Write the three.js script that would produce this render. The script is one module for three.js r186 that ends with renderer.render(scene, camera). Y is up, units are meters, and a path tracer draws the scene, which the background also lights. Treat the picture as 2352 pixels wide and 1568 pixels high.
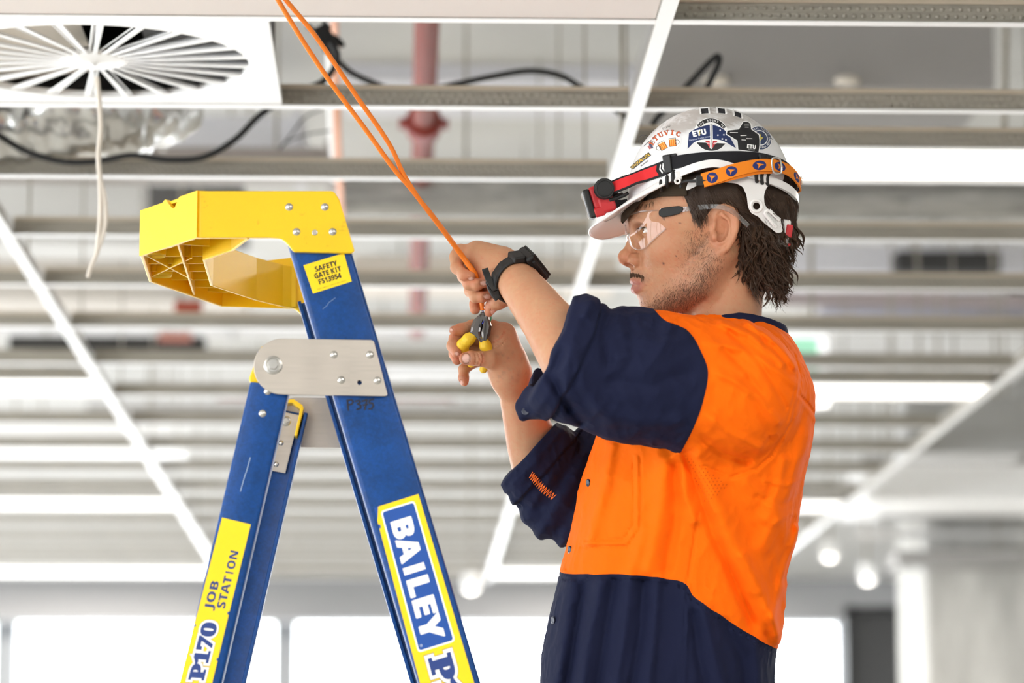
import * as THREE from 'three';
import { mergeGeometries, mergeVertices, toCreasedNormals } from 'three/addons/utils/BufferGeometryUtils.js';
import { RoundedBoxGeometry } from 'three/addons/geometries/RoundedBoxGeometry.js';
import { RectAreaLightUniformsLib } from 'three/addons/lights/RectAreaLightUniformsLib.js';

// ---------------------------------------------------------------- camera, sky, light, exposure
const FPX = 7700, IW = 2352, IH = 1568;                    // focal length in pixels of the 2352 x 1568 frame
const scene = new THREE.Scene();
const camera = new THREE.PerspectiveCamera(2 * Math.atan(IH / 2 / FPX) * 180 / Math.PI, IW / IH, 0.1, 200);
const EYE = new THREE.Vector3(0, 1.45, 0);
const PITCH = Math.atan(1186 / FPX), YAW = Math.atan(256 * Math.cos(PITCH) / FPX);
camera.position.copy(EYE);
camera.rotation.set(PITCH, -YAW, 0, 'YXZ');
camera.focus = 4.58;
camera.userData.fStop = 3.5;
camera.updateMatrixWorld(true);
scene.background = new THREE.Color(0.93, 0.97, 1.0);       // bright overcast sky outside the windows
scene.backgroundIntensity = 7;
RectAreaLightUniformsLib.init();
const PANEL_LIGHT = 26;                                    // radiance of the ceiling light panels
const renderer = new THREE.WebGLRenderer();
renderer.toneMapping = THREE.LinearToneMapping;
renderer.toneMappingExposure = 1.13;
renderer.shadowMap.enabled = true;

// ---------------------------------------------------------------- helpers
const V = (x, y, z) => new THREE.Vector3(x, y, z);
function rng(seed) { let s = seed >>> 0; return () => { s = (s + 0x6d2b79f5) | 0; let t = Math.imul(s ^ (s >>> 15), 1 | s); t = (t + Math.imul(t ^ (t >>> 7), 61 | t)) ^ t; return ((t ^ (t >>> 14)) >>> 0) / 4294967296; }; }
const CAM_R = V(1, 0, 0).applyQuaternion(camera.quaternion), CAM_U = V(0, 1, 0).applyQuaternion(camera.quaternion), CAM_F = V(0, 0, -1).applyQuaternion(camera.quaternion);
const ray = (px, py) => CAM_F.clone().multiplyScalar(FPX).addScaledVector(CAM_R, px - IW / 2).addScaledVector(CAM_U, IH / 2 - py);
// surveyed points of the place: where the sight line to a measured point meets a level, an upright plane, or a distance
const onLevel = (px, py, y) => { const r = ray(px, py); return EYE.clone().addScaledVector(r, (y - EYE.y) / r.y); };
const onZ = (px, py, z) => { const r = ray(px, py); return EYE.clone().addScaledVector(r, (z - EYE.z) / r.z); };
const atDepth = (px, py, d) => EYE.clone().addScaledVector(ray(px, py), d / FPX);
// working frame of the figure: millimetre-like units (S metres each), x along the shirt's length axis, w across the body
const D0 = 4.6, S = D0 / FPX;
const toWorld = (x, y, w, out = V()) => out.copy(EYE).addScaledVector(CAM_F, D0 - w * S).addScaledVector(CAM_R, (x - IW / 2) * S).addScaledVector(CAM_U, (IH / 2 - y) * S);
const smooth = (a, b, x) => { const t = Math.min(1, Math.max(0, (x - a) / (b - a))); return t * t * (3 - 2 * t); };
const mix = (a, b, t) => a + (b - a) * t;
const clamp = (x, a, b) => x < a ? a : x > b ? b : x;

const used = new Map();
function numbered(n) { const k = used.get(n) ?? 0; used.set(n, k + 1); return k ? n + '_' + String(k).padStart(3, '0') : n; }
function shadows(o) { o.castShadow = o.receiveShadow = true; return o; }
function tag(o, label, category, group, kind) {
  if (label) o.userData.label = label;
  if (category) o.userData.category = category;
  if (group) o.userData.group = group;
  if (kind) o.userData.kind = kind;
  return o;
}
function thing(name, label, category, pos, group) { const o = new THREE.Group(); o.name = numbered(name); if (pos) o.position.copy(pos); scene.add(o); return tag(o, label, category, group); }
function struct(name, parent = scene) { const o = new THREE.Group(); o.name = numbered(name); parent.add(o); if (parent === scene) o.userData.kind = 'structure'; return o; }
function mesh(name, geos, mat, parent) {
  const g = Array.isArray(geos) ? join(geos) : geos;
  const o = shadows(new THREE.Mesh(g, mat)); o.name = numbered(name); parent.add(o); return o;
}
function join(list) {
  if (list.length === 1) return list[0];
  const keep = list.every((g) => g.attributes.uv), col = list.every((g) => g.attributes.color);
  return mergeGeometries(list.map((g) => { g = g.index ? g.toNonIndexed() : g; for (const k of Object.keys(g.attributes)) if (!(k === 'position' || k === 'normal' || (k === 'uv' && keep) || (k === 'color' && col))) g.deleteAttribute(k); return g; }));
}
// geometry given in world metres -> relative to its thing
const rel = (g, o) => g.translate(-o.position.x, -o.position.y, -o.position.z);
const box = (cx, cy, cz, sx, sy, sz, r = 0) => (r ? new RoundedBoxGeometry(sx, sy, sz, 2, r) : new THREE.BoxGeometry(sx, sy, sz)).translate(cx, cy, cz);
function rod(a, b, r, r2 = r, seg = 16, open = false) {
  const d = b.clone().sub(a), g = new THREE.CylinderGeometry(r2, r, d.length(), seg, 1, open);
  g.applyQuaternion(new THREE.Quaternion().setFromUnitVectors(V(0, 1, 0), d.clone().normalize()));
  return g.translate((a.x + b.x) / 2, (a.y + b.y) / 2, (a.z + b.z) / 2);
}
const tube = (pts, r, seg = 80, rad = 8, closed = false) => new THREE.TubeGeometry(new THREE.CatmullRomCurve3(pts, closed, 'centripetal'), seg, r, rad, closed);
function outline(pts, r = 0) {                        // closed Shape with rounded corners; a point may carry its own radius
  const s = new THREE.Shape(), n = pts.length;
  for (let i = 0; i < n; i++) {
    const p = pts[i], a = pts[(i + n - 1) % n], b = pts[(i + 1) % n], rr = p[2] ?? r;
    const la = Math.hypot(a[0] - p[0], a[1] - p[1]), lb = Math.hypot(b[0] - p[0], b[1] - p[1]), k = Math.min(rr, la * 0.49, lb * 0.49);
    const ax = p[0] + (a[0] - p[0]) / la * k, ay = p[1] + (a[1] - p[1]) / la * k, bx = p[0] + (b[0] - p[0]) / lb * k, by = p[1] + (b[1] - p[1]) / lb * k;
    i ? s.lineTo(ax, ay) : s.moveTo(ax, ay);
    if (k > 1e-6) s.quadraticCurveTo(p[0], p[1], bx, by);
  }
  s.closePath(); return s;
}
const slab = (shape, depth, bevel = 0, curve = 8) => new THREE.ExtrudeGeometry(shape, { depth: depth - 2 * bevel, bevelEnabled: bevel > 0, bevelSize: bevel, bevelOffset: -bevel, bevelThickness: bevel, bevelSegments: 2, curveSegments: curve }).translate(0, 0, bevel);

// value noise in 3-D
const NP = (() => { const r = rng(7), t = new Float32Array(4096); for (let i = 0; i < 4096; i++) t[i] = r() * 2 - 1; return t; })();
const hsh = (x, y, z) => NP[((x * 73856093) ^ (y * 19349663) ^ (z * 83492791)) & 4095];
function noise(x, y, z) {
  const ix = Math.floor(x), iy = Math.floor(y), iz = Math.floor(z); let fx = x - ix, fy = y - iy, fz = z - iz;
  fx = fx * fx * (3 - 2 * fx); fy = fy * fy * (3 - 2 * fy); fz = fz * fz * (3 - 2 * fz);
  const c = (a, b, d) => hsh(ix + a, iy + b, iz + d);
  return mix(mix(mix(c(0, 0, 0), c(1, 0, 0), fx), mix(c(0, 1, 0), c(1, 1, 0), fx), fy), mix(mix(c(0, 0, 1), c(1, 0, 1), fx), mix(c(0, 1, 1), c(1, 1, 1), fx), fy), fz);
}
const fbm = (x, y, z, n = 3) => { let s = 0, a = 0.5; for (let i = 0; i < n; i++, a *= 0.5, x *= 2.03, y *= 2.03, z *= 2.03) s += a * noise(x, y, z); return s; };

// signed distances (any unit)
const smin = (a, b, k) => { const h = Math.max(k - Math.abs(a - b), 0) / k; return Math.min(a, b) - h * h * k * 0.25; };
const smax = (a, b, k) => -smin(-a, -b, k);
const sphere = (x, y, w, p, r) => Math.hypot(x - p[0], y - p[1], w - p[2]) - r;
function ell(x, y, w, p, r) {                          // p centre, r radii (+ optional turn in the x-y plane, degrees)
  let dx = x - p[0], dy = y - p[1]; const dw = w - p[2];
  if (r[3]) { const c = Math.cos(r[3] * 0.0174533), s = Math.sin(r[3] * 0.0174533), t = dx * c + dy * s; dy = -dx * s + dy * c; dx = t; }
  const k0 = Math.hypot(dx / r[0], dy / r[1], dw / r[2]), k1 = Math.hypot(dx / (r[0] * r[0]), dy / (r[1] * r[1]), dw / (r[2] * r[2]));
  return k1 < 1e-9 ? -Math.min(r[0], r[1], r[2]) : k0 * (k0 - 1) / k1;
}
function cap(x, y, w, a, b, ra, rb = ra) {              // tapered capsule
  const bx = b[0] - a[0], by = b[1] - a[1], bw = b[2] - a[2], px = x - a[0], py = y - a[1], pw = w - a[2];
  const t = clamp((px * bx + py * by + pw * bw) / (bx * bx + by * by + bw * bw), 0, 1);
  return Math.hypot(px - bx * t, py - by * t, pw - bw * t) - (ra + (rb - ra) * t);
}
function chain(x, y, w, pts, k = 0) { let d = 1e9; for (let i = 0; i + 1 < pts.length; i++) { const e = cap(x, y, w, pts[i], pts[i + 1], pts[i][3], pts[i + 1][3]); d = k ? smin(d, e, k) : Math.min(d, e); } return d; }
// distance from a point to a polyline in the x-y plane
function toLine(x, y, pts) { let d = 1e9; for (let i = 0; i + 1 < pts.length; i++) { const ax = pts[i][0], ay = pts[i][1], bx = pts[i + 1][0] - ax, by = pts[i + 1][1] - ay, t = clamp(((x - ax) * bx + (y - ay) * by) / (bx * bx + by * by), 0, 1); d = Math.min(d, Math.hypot(x - ax - bx * t, y - ay - by * t)); } return d; }
function table(rows) { return (y) => { if (y <= rows[0][0]) return rows[0]; for (let i = 1; i < rows.length; i++) if (y <= rows[i][0]) { const a = rows[i - 1], b = rows[i], t = (y - a[0]) / (b[0] - a[0]), m0 = i > 1 ? rows[i - 2] : a, m1 = i + 1 < rows.length ? rows[i + 1] : b; return a.map((v, k) => { const h = b[0] - a[0], da = (b[k] - m0[k]) / (b[0] - m0[0] || 1) * h, db = (m1[k] - v) / (m1[0] - a[0] || 1) * h, t2 = t * t, t3 = t2 * t; return k ? v * (2 * t3 - 3 * t2 + 1) + da * (t3 - 2 * t2 + t) + b[k] * (3 * t2 - 2 * t3) + db * (t3 - t2) : y; }); } return rows[rows.length - 1]; }; }

// surface of a distance field as an indexed mesh (surface nets), projected onto the field; positions stay in the field's frame
function skinOf(f, lo, hi, cell, { eps = cell * 0.35, slack = 1.6, keep } = {}) {
  const B = 4, n = [0, 1, 2].map((i) => Math.ceil((hi[i] - lo[i]) / cell / B) * B + 1), [nx, ny, nz] = n, val = new Float32Array(nx * ny * nz).fill(NaN);
  const at = (i, j, k) => i + nx * (j + ny * k), reach = B * cell * 0.87 * slack, live = [];
  for (let k = 0; k + 1 < nz; k += B) for (let j = 0; j + 1 < ny; j += B) for (let i = 0; i + 1 < nx; i += B) {
    const d = f(lo[0] + (i + B / 2) * cell, lo[1] + (j + B / 2) * cell, lo[2] + (k + B / 2) * cell);
    if (Math.abs(d) > reach) continue;
    live.push([i, j, k]);
    for (let c = 0; c <= B; c++) for (let b = 0; b <= B; b++) for (let a = 0; a <= B; a++) { const q = at(i + a, j + b, k + c); if (val[q] !== val[q]) val[q] = f(lo[0] + (i + a) * cell, lo[1] + (j + b) * cell, lo[2] + (k + c) * cell); }
  }
  const id = new Map(), pos = [], idx = [], C = [0, 1, 2, 3, 4, 5, 6, 7].map((c) => (c & 1) + nx * (((c >> 1) & 1) + ny * (c >> 2)));
  const E = [[0, 1], [2, 3], [4, 5], [6, 7], [0, 2], [1, 3], [4, 6], [5, 7], [0, 4], [1, 5], [2, 6], [3, 7]];
  for (const [bi, bj, bk] of live) for (let k = bk; k < bk + B; k++) for (let j = bj; j < bj + B; j++) for (let i = bi; i < bi + B; i++) {
    const q = at(i, j, k); let m = 0;
    for (let c = 0; c < 8; c++) if (val[q + C[c]] < 0) m |= 1 << c;
    if (m === 0 || m === 255) continue;
    let x = 0, y = 0, z = 0, s = 0;
    for (const [a, b] of E) if (((m >> a) & 1) !== ((m >> b) & 1)) { const va = val[q + C[a]], vb = val[q + C[b]], t = va / (va - vb); x += mix(a & 1, b & 1, t); y += mix((a >> 1) & 1, (b >> 1) & 1, t); z += mix(a >> 2, b >> 2, t); s++; }
    id.set(q, pos.length / 3); pos.push(lo[0] + (i + x / s) * cell, lo[1] + (j + y / s) * cell, lo[2] + (k + z / s) * cell);
  }
  const quad = (a, b, c, d, flip) => { if (a === undefined || b === undefined || c === undefined || d === undefined) return; flip ? idx.push(a, c, b, a, d, c) : idx.push(a, b, c, a, c, d); };
  const ax = [1, nx, nx * ny];
  for (const q of id.keys()) for (let e = 0; e < 3; e++) {
    const v0 = val[q], v1 = val[q + ax[e]];
    if (!(v0 < 0) === !(v1 < 0)) continue;
    const u = ax[(e + 1) % 3], v = ax[(e + 2) % 3];
    quad(id.get(q), id.get(q - u), id.get(q - u - v), id.get(q - v), !(v0 < 0));
  }
  const N = pos.length / 3, nor = new Float32Array(N * 3);
  for (let i = 0; i < N; i++) {
    let x = pos[i * 3], y = pos[i * 3 + 1], z = pos[i * 3 + 2], gx, gy, gz;
    for (let it = 0; it < 3; it++) {
      const d = f(x, y, z); gx = f(x + eps, y, z) - d; gy = f(x, y + eps, z) - d; gz = f(x, y, z + eps) - d;
      const g = Math.hypot(gx, gy, gz) || 1e-9, st = it < 2 ? clamp(d * eps / g, -cell * 0.6, cell * 0.6) : 0;
      gx /= g; gy /= g; gz /= g;
      x -= gx * st; y -= gy * st; z -= gz * st;
    }
    pos[i * 3] = x; pos[i * 3 + 1] = y; pos[i * 3 + 2] = z; nor[i * 3] = gx; nor[i * 3 + 1] = gy; nor[i * 3 + 2] = gz;
  }
  let index = idx;
  if (keep) { index = []; for (let t = 0; t < idx.length; t += 3) { const [a, b, c] = [idx[t], idx[t + 1], idx[t + 2]]; if (keep((pos[a * 3] + pos[b * 3] + pos[c * 3]) / 3, (pos[a * 3 + 1] + pos[b * 3 + 1] + pos[c * 3 + 1]) / 3, (pos[a * 3 + 2] + pos[b * 3 + 2] + pos[c * 3 + 2]) / 3)) index.push(a, b, c); } }
  const g = new THREE.BufferGeometry();
  g.setAttribute('position', new THREE.BufferAttribute(new Float32Array(pos), 3)); g.setAttribute('normal', new THREE.BufferAttribute(nor, 3)); g.setIndex(index);
  return g;
}
// cut an indexed mesh along the zero line of h(x, y, w): the side where h < 0
function cutBy(g, h) {
  const P = g.attributes.position.array, Nn = g.attributes.normal.array, I = g.index.array, n = P.length / 3, hv = new Float32Array(n);
  for (let i = 0; i < n; i++) hv[i] = h(P[i * 3], P[i * 3 + 1], P[i * 3 + 2]);
  const pos = [], nor = [], idx = [], map = new Map();
  const vert = (i) => { let k = map.get(i); if (k === undefined) { k = pos.length / 3; map.set(i, k); pos.push(P[i * 3], P[i * 3 + 1], P[i * 3 + 2]); nor.push(Nn[i * 3], Nn[i * 3 + 1], Nn[i * 3 + 2]); } return k; };
  const edge = (a, b) => { const key = a < b ? a * n + b : b * n + a; let k = map.get('e' + key); if (k === undefined) { k = pos.length / 3; map.set('e' + key, k); const t = hv[a] / (hv[a] - hv[b]); for (let c = 0; c < 3; c++) pos.push(mix(P[a * 3 + c], P[b * 3 + c], t)); for (let c = 0; c < 3; c++) nor.push(mix(Nn[a * 3 + c], Nn[b * 3 + c], t)); } return k; };
  for (let t = 0; t < I.length; t += 3) {
    const v = [I[t], I[t + 1], I[t + 2]], s = v.map((i) => hv[i] < 0), c = s.filter(Boolean).length;
    if (!c) continue;
    if (c === 3) { idx.push(...v.map(vert)); continue; }
    const r = c === 1 ? s.indexOf(true) : s.indexOf(false), [a, b, d] = [v[r], v[(r + 1) % 3], v[(r + 2) % 3]];
    if (c === 1) idx.push(vert(a), edge(a, b), edge(a, d)); else { const e1 = edge(a, b), e2 = edge(a, d); idx.push(e1, vert(b), vert(d), e1, vert(d), e2); }
  }
  const o = new THREE.BufferGeometry();
  o.setAttribute('position', new THREE.BufferAttribute(new Float32Array(pos), 3)); o.setAttribute('normal', new THREE.BufferAttribute(new Float32Array(nor), 3)); o.setIndex(idx);
  return o;
}
function paint(g, fn) { const P = g.attributes.position.array, N = g.attributes.normal.array, n = P.length / 3, c = new Float32Array(n * 3); for (let i = 0; i < n; i++) { const k = fn(P[i * 3], P[i * 3 + 1], P[i * 3 + 2], N[i * 3], N[i * 3 + 1], N[i * 3 + 2]); c[i * 3] = k[0]; c[i * 3 + 1] = k[1]; c[i * 3 + 2] = k[2]; } g.setAttribute('color', new THREE.BufferAttribute(c, 3)); return g; }
// from the figure's frame to world metres, relative to its thing
const FRAME = (() => { const o = toWorld(0, 0, 0), m = new THREE.Matrix4().makeBasis(CAM_R.clone().multiplyScalar(S), CAM_U.clone().multiplyScalar(-S), CAM_F.clone().multiplyScalar(-S)); m.setPosition(o); return m; })();
function placed(g, o) {                                // the frame is left-handed, so the windings are turned round
  const P = g.attributes.position, N = g.attributes.normal, v = V();
  const ax = [CAM_R, CAM_U.clone().negate(), CAM_F.clone().negate()];
  for (let i = 0; i < P.count; i++) { v.fromBufferAttribute(P, i).applyMatrix4(FRAME); if (o) v.sub(o.position); P.setXYZ(i, v.x, v.y, v.z); }
  if (N) for (let i = 0; i < N.count; i++) { const a = N.getX(i), b = N.getY(i), c = N.getZ(i); N.setXYZ(i, ax[0].x * a + ax[1].x * b + ax[2].x * c, ax[0].y * a + ax[1].y * b + ax[2].y * c, ax[0].z * a + ax[1].z * b + ax[2].z * c); }
  const I = g.index;
  if (I) { const A = I.array; for (let i = 0; i < A.length; i += 3) { const t = A[i + 1]; A[i + 1] = A[i + 2]; A[i + 2] = t; } }
  else for (const k of Object.keys(g.attributes)) { const at = g.attributes[k], s = at.itemSize, A = at.array; for (let i = 0; i < at.count; i += 3) for (let c = 0; c < s; c++) { const p = (i + 1) * s + c, q = (i + 2) * s + c, t = A[p]; A[p] = A[q]; A[q] = t; } }
  return g;
}

// materials
const hex = (h) => new THREE.Color(h);
const std = (color, roughness = 0.6, metalness = 0, more = {}) => new THREE.MeshPhysicalMaterial({ color: hex(color), roughness, metalness, ...more });
function canvas(w, h, draw) { const c = document.createElement('canvas'); c.width = w; c.height = h; draw(c.getContext('2d'), w, h); const t = new THREE.CanvasTexture(c); t.colorSpace = THREE.SRGBColorSpace; t.anisotropy = 8; return t; }
function dataMap(n, fn, srgb = true) { const d = new Uint8Array(n * n * 4); for (let y = 0; y < n; y++) for (let x = 0; x < n; x++) { const c = fn(x / n, y / n), i = (y * n + x) * 4; d[i] = c[0]; d[i + 1] = c[1]; d[i + 2] = c[2]; d[i + 3] = 255; } const t = new THREE.DataTexture(d, n, n); t.wrapS = t.wrapT = THREE.RepeatWrapping; t.magFilter = THREE.LinearFilter; if (srgb) t.colorSpace = THREE.SRGBColorSpace; t.needsUpdate = true; return t; }
// noise that repeats after one unit
const loopNoise = (u, v, k, z = 0) => { const a = noise(u * k, v * k, z), b = noise((u - 1) * k, v * k, z), c = noise(u * k, (v - 1) * k, z), d = noise((u - 1) * k, (v - 1) * k, z); return mix(mix(a, b, u), mix(c, d, u), v); };

// ---------------------------------------------------------------- materials of the setting
const grain = dataMap(256, (u, v) => { const n = 205 + 22 * loopNoise(u, v, 9) + 14 * loopNoise(u, v, 31, 3) + 10 * loopNoise(u, v, 90, 5); return [n, n, n * 0.985]; });
const zincMap = dataMap(256, (u, v) => { const n = 208 + 26 * loopNoise(u, v, 22) + 16 * loopNoise(u, v, 60, 2); return [n, n * 0.99, n * 0.97]; });
const M = {
  white: std('#fbfaf9', 0.42), wall: std('#e9e8e6', 0.8), tile: std('#efe6e1', 0.85), zinc: new THREE.MeshPhysicalMaterial({ color: hex('#cdc7bc'), roughness: 0.32, metalness: 0.35, map: zincMap }),
  duct: new THREE.MeshPhysicalMaterial({ color: hex('#d4d4d3'), roughness: 0.42, metalness: 0.45, map: zincMap }), concrete: new THREE.MeshPhysicalMaterial({ color: hex('#f1efed'), roughness: 0.9, map: grain }),
  floor: new THREE.MeshPhysicalMaterial({ color: hex('#e2dfda'), roughness: 0.75, map: grain }), black: std('#111112', 0.5), darkMetal: std('#3a3b3d', 0.5, 0.3), galv: std('#cdbfab', 0.35, 0.4), foil: std('#d9d8d6', 0.24, 0.9),
  red: std('#85301f', 0.6), copper: std('#d08a5c', 0.38, 0.7), glass: new THREE.MeshPhysicalMaterial({ color: 0xffffff, roughness: 0, transmission: 1, thickness: 0, ior: 1.45 }), frame: std('#8f9296', 0.5, 0.3),
  glow: new THREE.MeshStandardMaterial({ color: 0xffffff, roughness: 0.6, emissive: hex('#fffaf2'), emissiveIntensity: 1.6 }), greyPaint: std('#b7b5b2', 0.75), cream: std('#e6ddd0', 0.7), insulation: std('#d8d6d2', 0.6, 0.15),
};
const CEIL = 2.7, ZR = (n) => -(4.934 + 0.6 * n), XM = onLevel(1527, 48, CEIL).x, COL = (k) => XM + 1.2 * k, SLAB = 3.75;
const XW = -5.6, XE = 7.6, ZF = -15.7, ZB = 6.5;

// ---------------------------------------------------------------- room shell
{
  const fl = mesh('floor', box((XW + XE) / 2, -0.1, (ZF + ZB) / 2, XE - XW + 0.6, 0.2, ZB - ZF + 0.6), M.floor, scene); fl.userData.kind = 'structure';
  const ce = mesh('ceiling', box((XW + XE) / 2, SLAB + 0.12, (ZF + ZB) / 2, XE - XW + 0.6, 0.24, ZB - ZF + 0.6), M.concrete, scene); ce.userData.kind = 'structure';
  const wall = (name, parts) => { const o = mesh(name, parts.map((p) => box(...p)), M.wall, scene); o.userData.kind = 'structure'; };
  const H = SLAB, HEAD = 2.6, SILL = 0.35, W = XE - XW, cx = (XW + XE) / 2, cz = (ZF + ZB) / 2, L = ZB - ZF;
  wall('wall_far', [[cx, (HEAD + H) / 2, ZF - 0.1, W, H - HEAD, 0.2], [cx, SILL / 2, ZF - 0.1, W, SILL, 0.2]]);
  wall('wall_back', [[mix(XE, XW, 2.5 / 6), HEAD / 2 + 0.2, ZB + 0.1, W * 5 / 6, HEAD - 0.4, 0.2], [cx, (HEAD + H) / 2, ZB + 0.1, W, H - HEAD, 0.2], [cx, SILL / 2, ZB + 0.1, W, SILL, 0.2]]);
  wall('wall_left', [[XW - 0.1, (HEAD + H) / 2, cz, 0.2, H - HEAD, L + 0.4], [XW - 0.1, SILL / 2, cz, 0.2, SILL, L + 0.4]]);
  wall('wall_right', [[XE + 0.1, H / 2, cz, 0.2, H, L + 0.4]]);
  // window bands: frames and panes
  let wn = 0;
  const win = (a, b) => {                              // a, b: the feet of the two jambs at floor level
    const o = struct('window_' + ++wn), d = b.clone().sub(a), len = d.length(), ry = Math.atan2(-d.z, d.x), mid = a.clone().add(b).multiplyScalar(0.5);
    o.position.set(mid.x, 0, mid.z); o.rotation.y = ry;
    const hh = HEAD - SILL, cy = (HEAD + SILL) / 2;
    mesh('window_frame', [box(-len / 2 + 0.025, cy, 0, 0.05, hh, 0.09), box(len / 2 - 0.025, cy, 0, 0.05, hh, 0.09), box(0, HEAD - 0.025, 0, len, 0.05, 0.09), box(0, SILL + 0.025, 0, len, 0.05, 0.09)], M.frame, o);
    mesh('window_pane', box(0, cy, 0, len - 0.1, hh - 0.1, 0.006), M.glass, o);
  };
  const mull = [-5.55, -4.1, onZ(12, 1450, ZF).x, onZ(655, 1450, ZF).x, onZ(1300, 1450, ZF).x, onZ(1950, 1450, ZF).x, 3.9, 5.7, 7.55];
  for (let i = 0; i + 1 < mull.length; i++) win(V(mull[i], 0, ZF - 0.05), V(mull[i + 1], 0, ZF - 0.05));
  for (let i = 5; i < 6; i++) win(V(mix(XE, XW, i / 6), 0, ZB + 0.05), V(mix(XE, XW, (i + 1) / 6), 0, ZB + 0.05));
  for (let i = 0; i < 7; i++) win(V(XW - 0.05, 0, mix(ZB, ZF, i / 7)), V(XW - 0.05, 0, mix(ZB, ZF, (i + 1) / 7)));
  const pel = mesh('bulkhead', box((XW + XE) / 2, 2.63, ZF + 0.12, XE - XW, 0.2, 0.2, 0.005), std('#8d8d8f', 0.7), scene); pel.userData.kind = 'structure';
  // dark leaf and concrete column at the far right
  const dz = -14.6, a = onZ(1947, 1393, dz), b = onZ(2096, 1393, dz), dw = (b.x - a.x) * 1.12, dr = struct('door_1');
  dr.position.set((a.x + b.x) / 2, 0, dz);
  mesh('door_leaf', box(0, a.y / 2, 0, dw * 0.72, a.y, 0.05, 0.004), std('#303031', 0.5), dr);
  mesh('door_frame', [box(-dw * 0.43, a.y / 2, 0.01, dw * 0.14, a.y, 0.09, 0.004), box(dw * 0.43, a.y / 2, 0.01, dw * 0.14, a.y, 0.09, 0.004), box(0, a.y - 0.02, 0.01, dw, 0.04, 0.09, 0.004)], std('#161719', 0.5), dr);
  const cA = onZ(2128, 1400, -13.2);
  const cg = new RoundedBoxGeometry(0.75, SLAB, 0.75, 3, 0.02).translate(cA.x + 0.375, SLAB / 2, -13.6);
  const col = mesh('column', cg, M.concrete, scene); tag(col, null, null, null, 'structure');
  const bl = onZ(1990, 1085, -12.4), bh = onZ(1990, 1150, -12.4);
  const bk = mesh('bulkhead', box(bl.x + 2.2, (bl.y + bh.y) / 2 + 0.03, -12.8, 4.4, bl.y - bh.y + 0.05, 0.8, 0.01), M.white, scene); bk.userData.kind = 'structure';
  const bl2 = onZ(1990, 1160, -13.6), bh2 = onZ(1990, 1330, -13.6);
  const bk2 = mesh('bulkhead', box(bl2.x + 2.6, (bl2.y + bh2.y) / 2, -14.4, 4.4, bl2.y - bh2.y, 1.2, 0.01), M.greyPaint, scene); bk2.userData.kind = 'structure';
}

// ---------------------------------------------------------------- suspended ceiling grid
const grid = struct('ceiling_grid');
{
  const flange = (len) => box(0, 0.00075, 0, len, 0.0015, 0.024);
  const web = (len, dimples) => {
    const parts = [box(0, 0.0165, 0, len, 0.03, 0.0016), box(0, 0.035, 0, len, 0.008, 0.0066, 0.0012), box(0, 0.0022, 0, len, 0.0014, 0.021)];
    if (dimples) for (let r = 0; r < 2; r++) for (let x = -len / 2 + 0.02 + r * 0.007; x < len / 2 - 0.02; x += 0.0142) parts.push(new THREE.SphereGeometry(0.0036, 8, 4).scale(1, 1, 0.75).translate(x, 0.0125 + r * 0.0115, 0.0008));
    return join(parts);
  };
  const LEN = 1.2 - 0.026, bulb = box(0, 0.0355, 0, LEN, 0.0085, 0.0078, 0.0018), fG = flange(LEN), wN = web(LEN, true), wF = web(LEN, false), fH = flange(0.6 - 0.026);
  const tee = (x, z, near) => { const t = new THREE.Group(); t.name = numbered('cross_tee'); t.position.set(x, CEIL, z); grid.add(t); if (near) mesh('bulb', bulb, M.galv, t); mesh('flange', fG, M.white, t); mesh('web', near ? wN : wF, M.zinc, t); };
  for (let c = -2; c <= 0; c++) for (let n = -2; n <= 17; n++) tee(COL(c) + 0.6, ZR(n), n < 6);
  for (const n of [1.5, 6.5, 11.5, 16.5]) { tee(COL(0) + 0.6, ZR(n), n < 6); tee(COL(-2) + 0.6, ZR(n), n < 6); }
  for (let c = -2; c <= 1; c++) {
    const t = new THREE.Group(), z0 = ZR(-3), z1 = ZR(17.3), len = z0 - z1; t.name = numbered('main_runner'); t.position.set(COL(c), CEIL, (z0 + z1) / 2); t.rotation.y = Math.PI / 2; grid.add(t);
    mesh('flange', flange(len), M.white, t); mesh('web', web(len, false), M.zinc, t);
    for (let z = z0 - 0.4; z > z1; z -= 1.2) if (c > -2) mesh('hanger_rod', rod(V(COL(c), CEIL + 0.035, z), V(COL(c), SLAB, z), 0.003, 0.003, 6).translate(-COL(c), -CEIL, -(z0 + z1) / 2).rotateY(-Math.PI / 2), M.zinc, t);
  }
  mesh('ceiling_tile', box(COL(-1) + 0.6, CEIL + 0.0105, ZR(-0.5), 1.172, 0.017, 0.574, 0.002), M.tile, grid);
}

// ---------------------------------------------------------------- ceiling light panels
function panel(c, n, label) {
  const o = thing('ceiling_light', label, 'light', V(COL(c) + 0.6, CEIL + 0.0035, ZR(n + 0.25)), 'long light panels in the ceiling grid');
  mesh('frame', [box(0, 0.0195, 0, 1.172, 0.035, 0.272)], M.white, o);
  mesh('diffuser', box(0, 0.0005, 0, 1.16, 0.003, 0.262, 0.001), M.glow, o);
  const l = new THREE.RectAreaLight(hex('#fff6ea'), PANEL_LIGHT, 1.16, 0.262); l.position.copy(o.position).add(V(0, -0.003, 0)); l.rotation.x = -Math.PI / 2; scene.add(l);
}
panel(0, 1.5, 'large glowing light panel right behind the white helmet');
panel(-2, 6.5, 'glowing light panel in the upper row left of the long grid runner');
panel(0, 6.5, 'glowing light panel just right of the orange shirt shoulder');
panel(-2, 11.5, 'glowing light panel in the middle row at the left edge');
panel(0, 11.5, 'glowing light panel behind the orange shirt at waist height');
panel(-2, 16.4, 'lowest glowing light panel behind the job station leg');
panel(0, 16.4, 'lowest glowing light panel, seen either side of the man');
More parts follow.
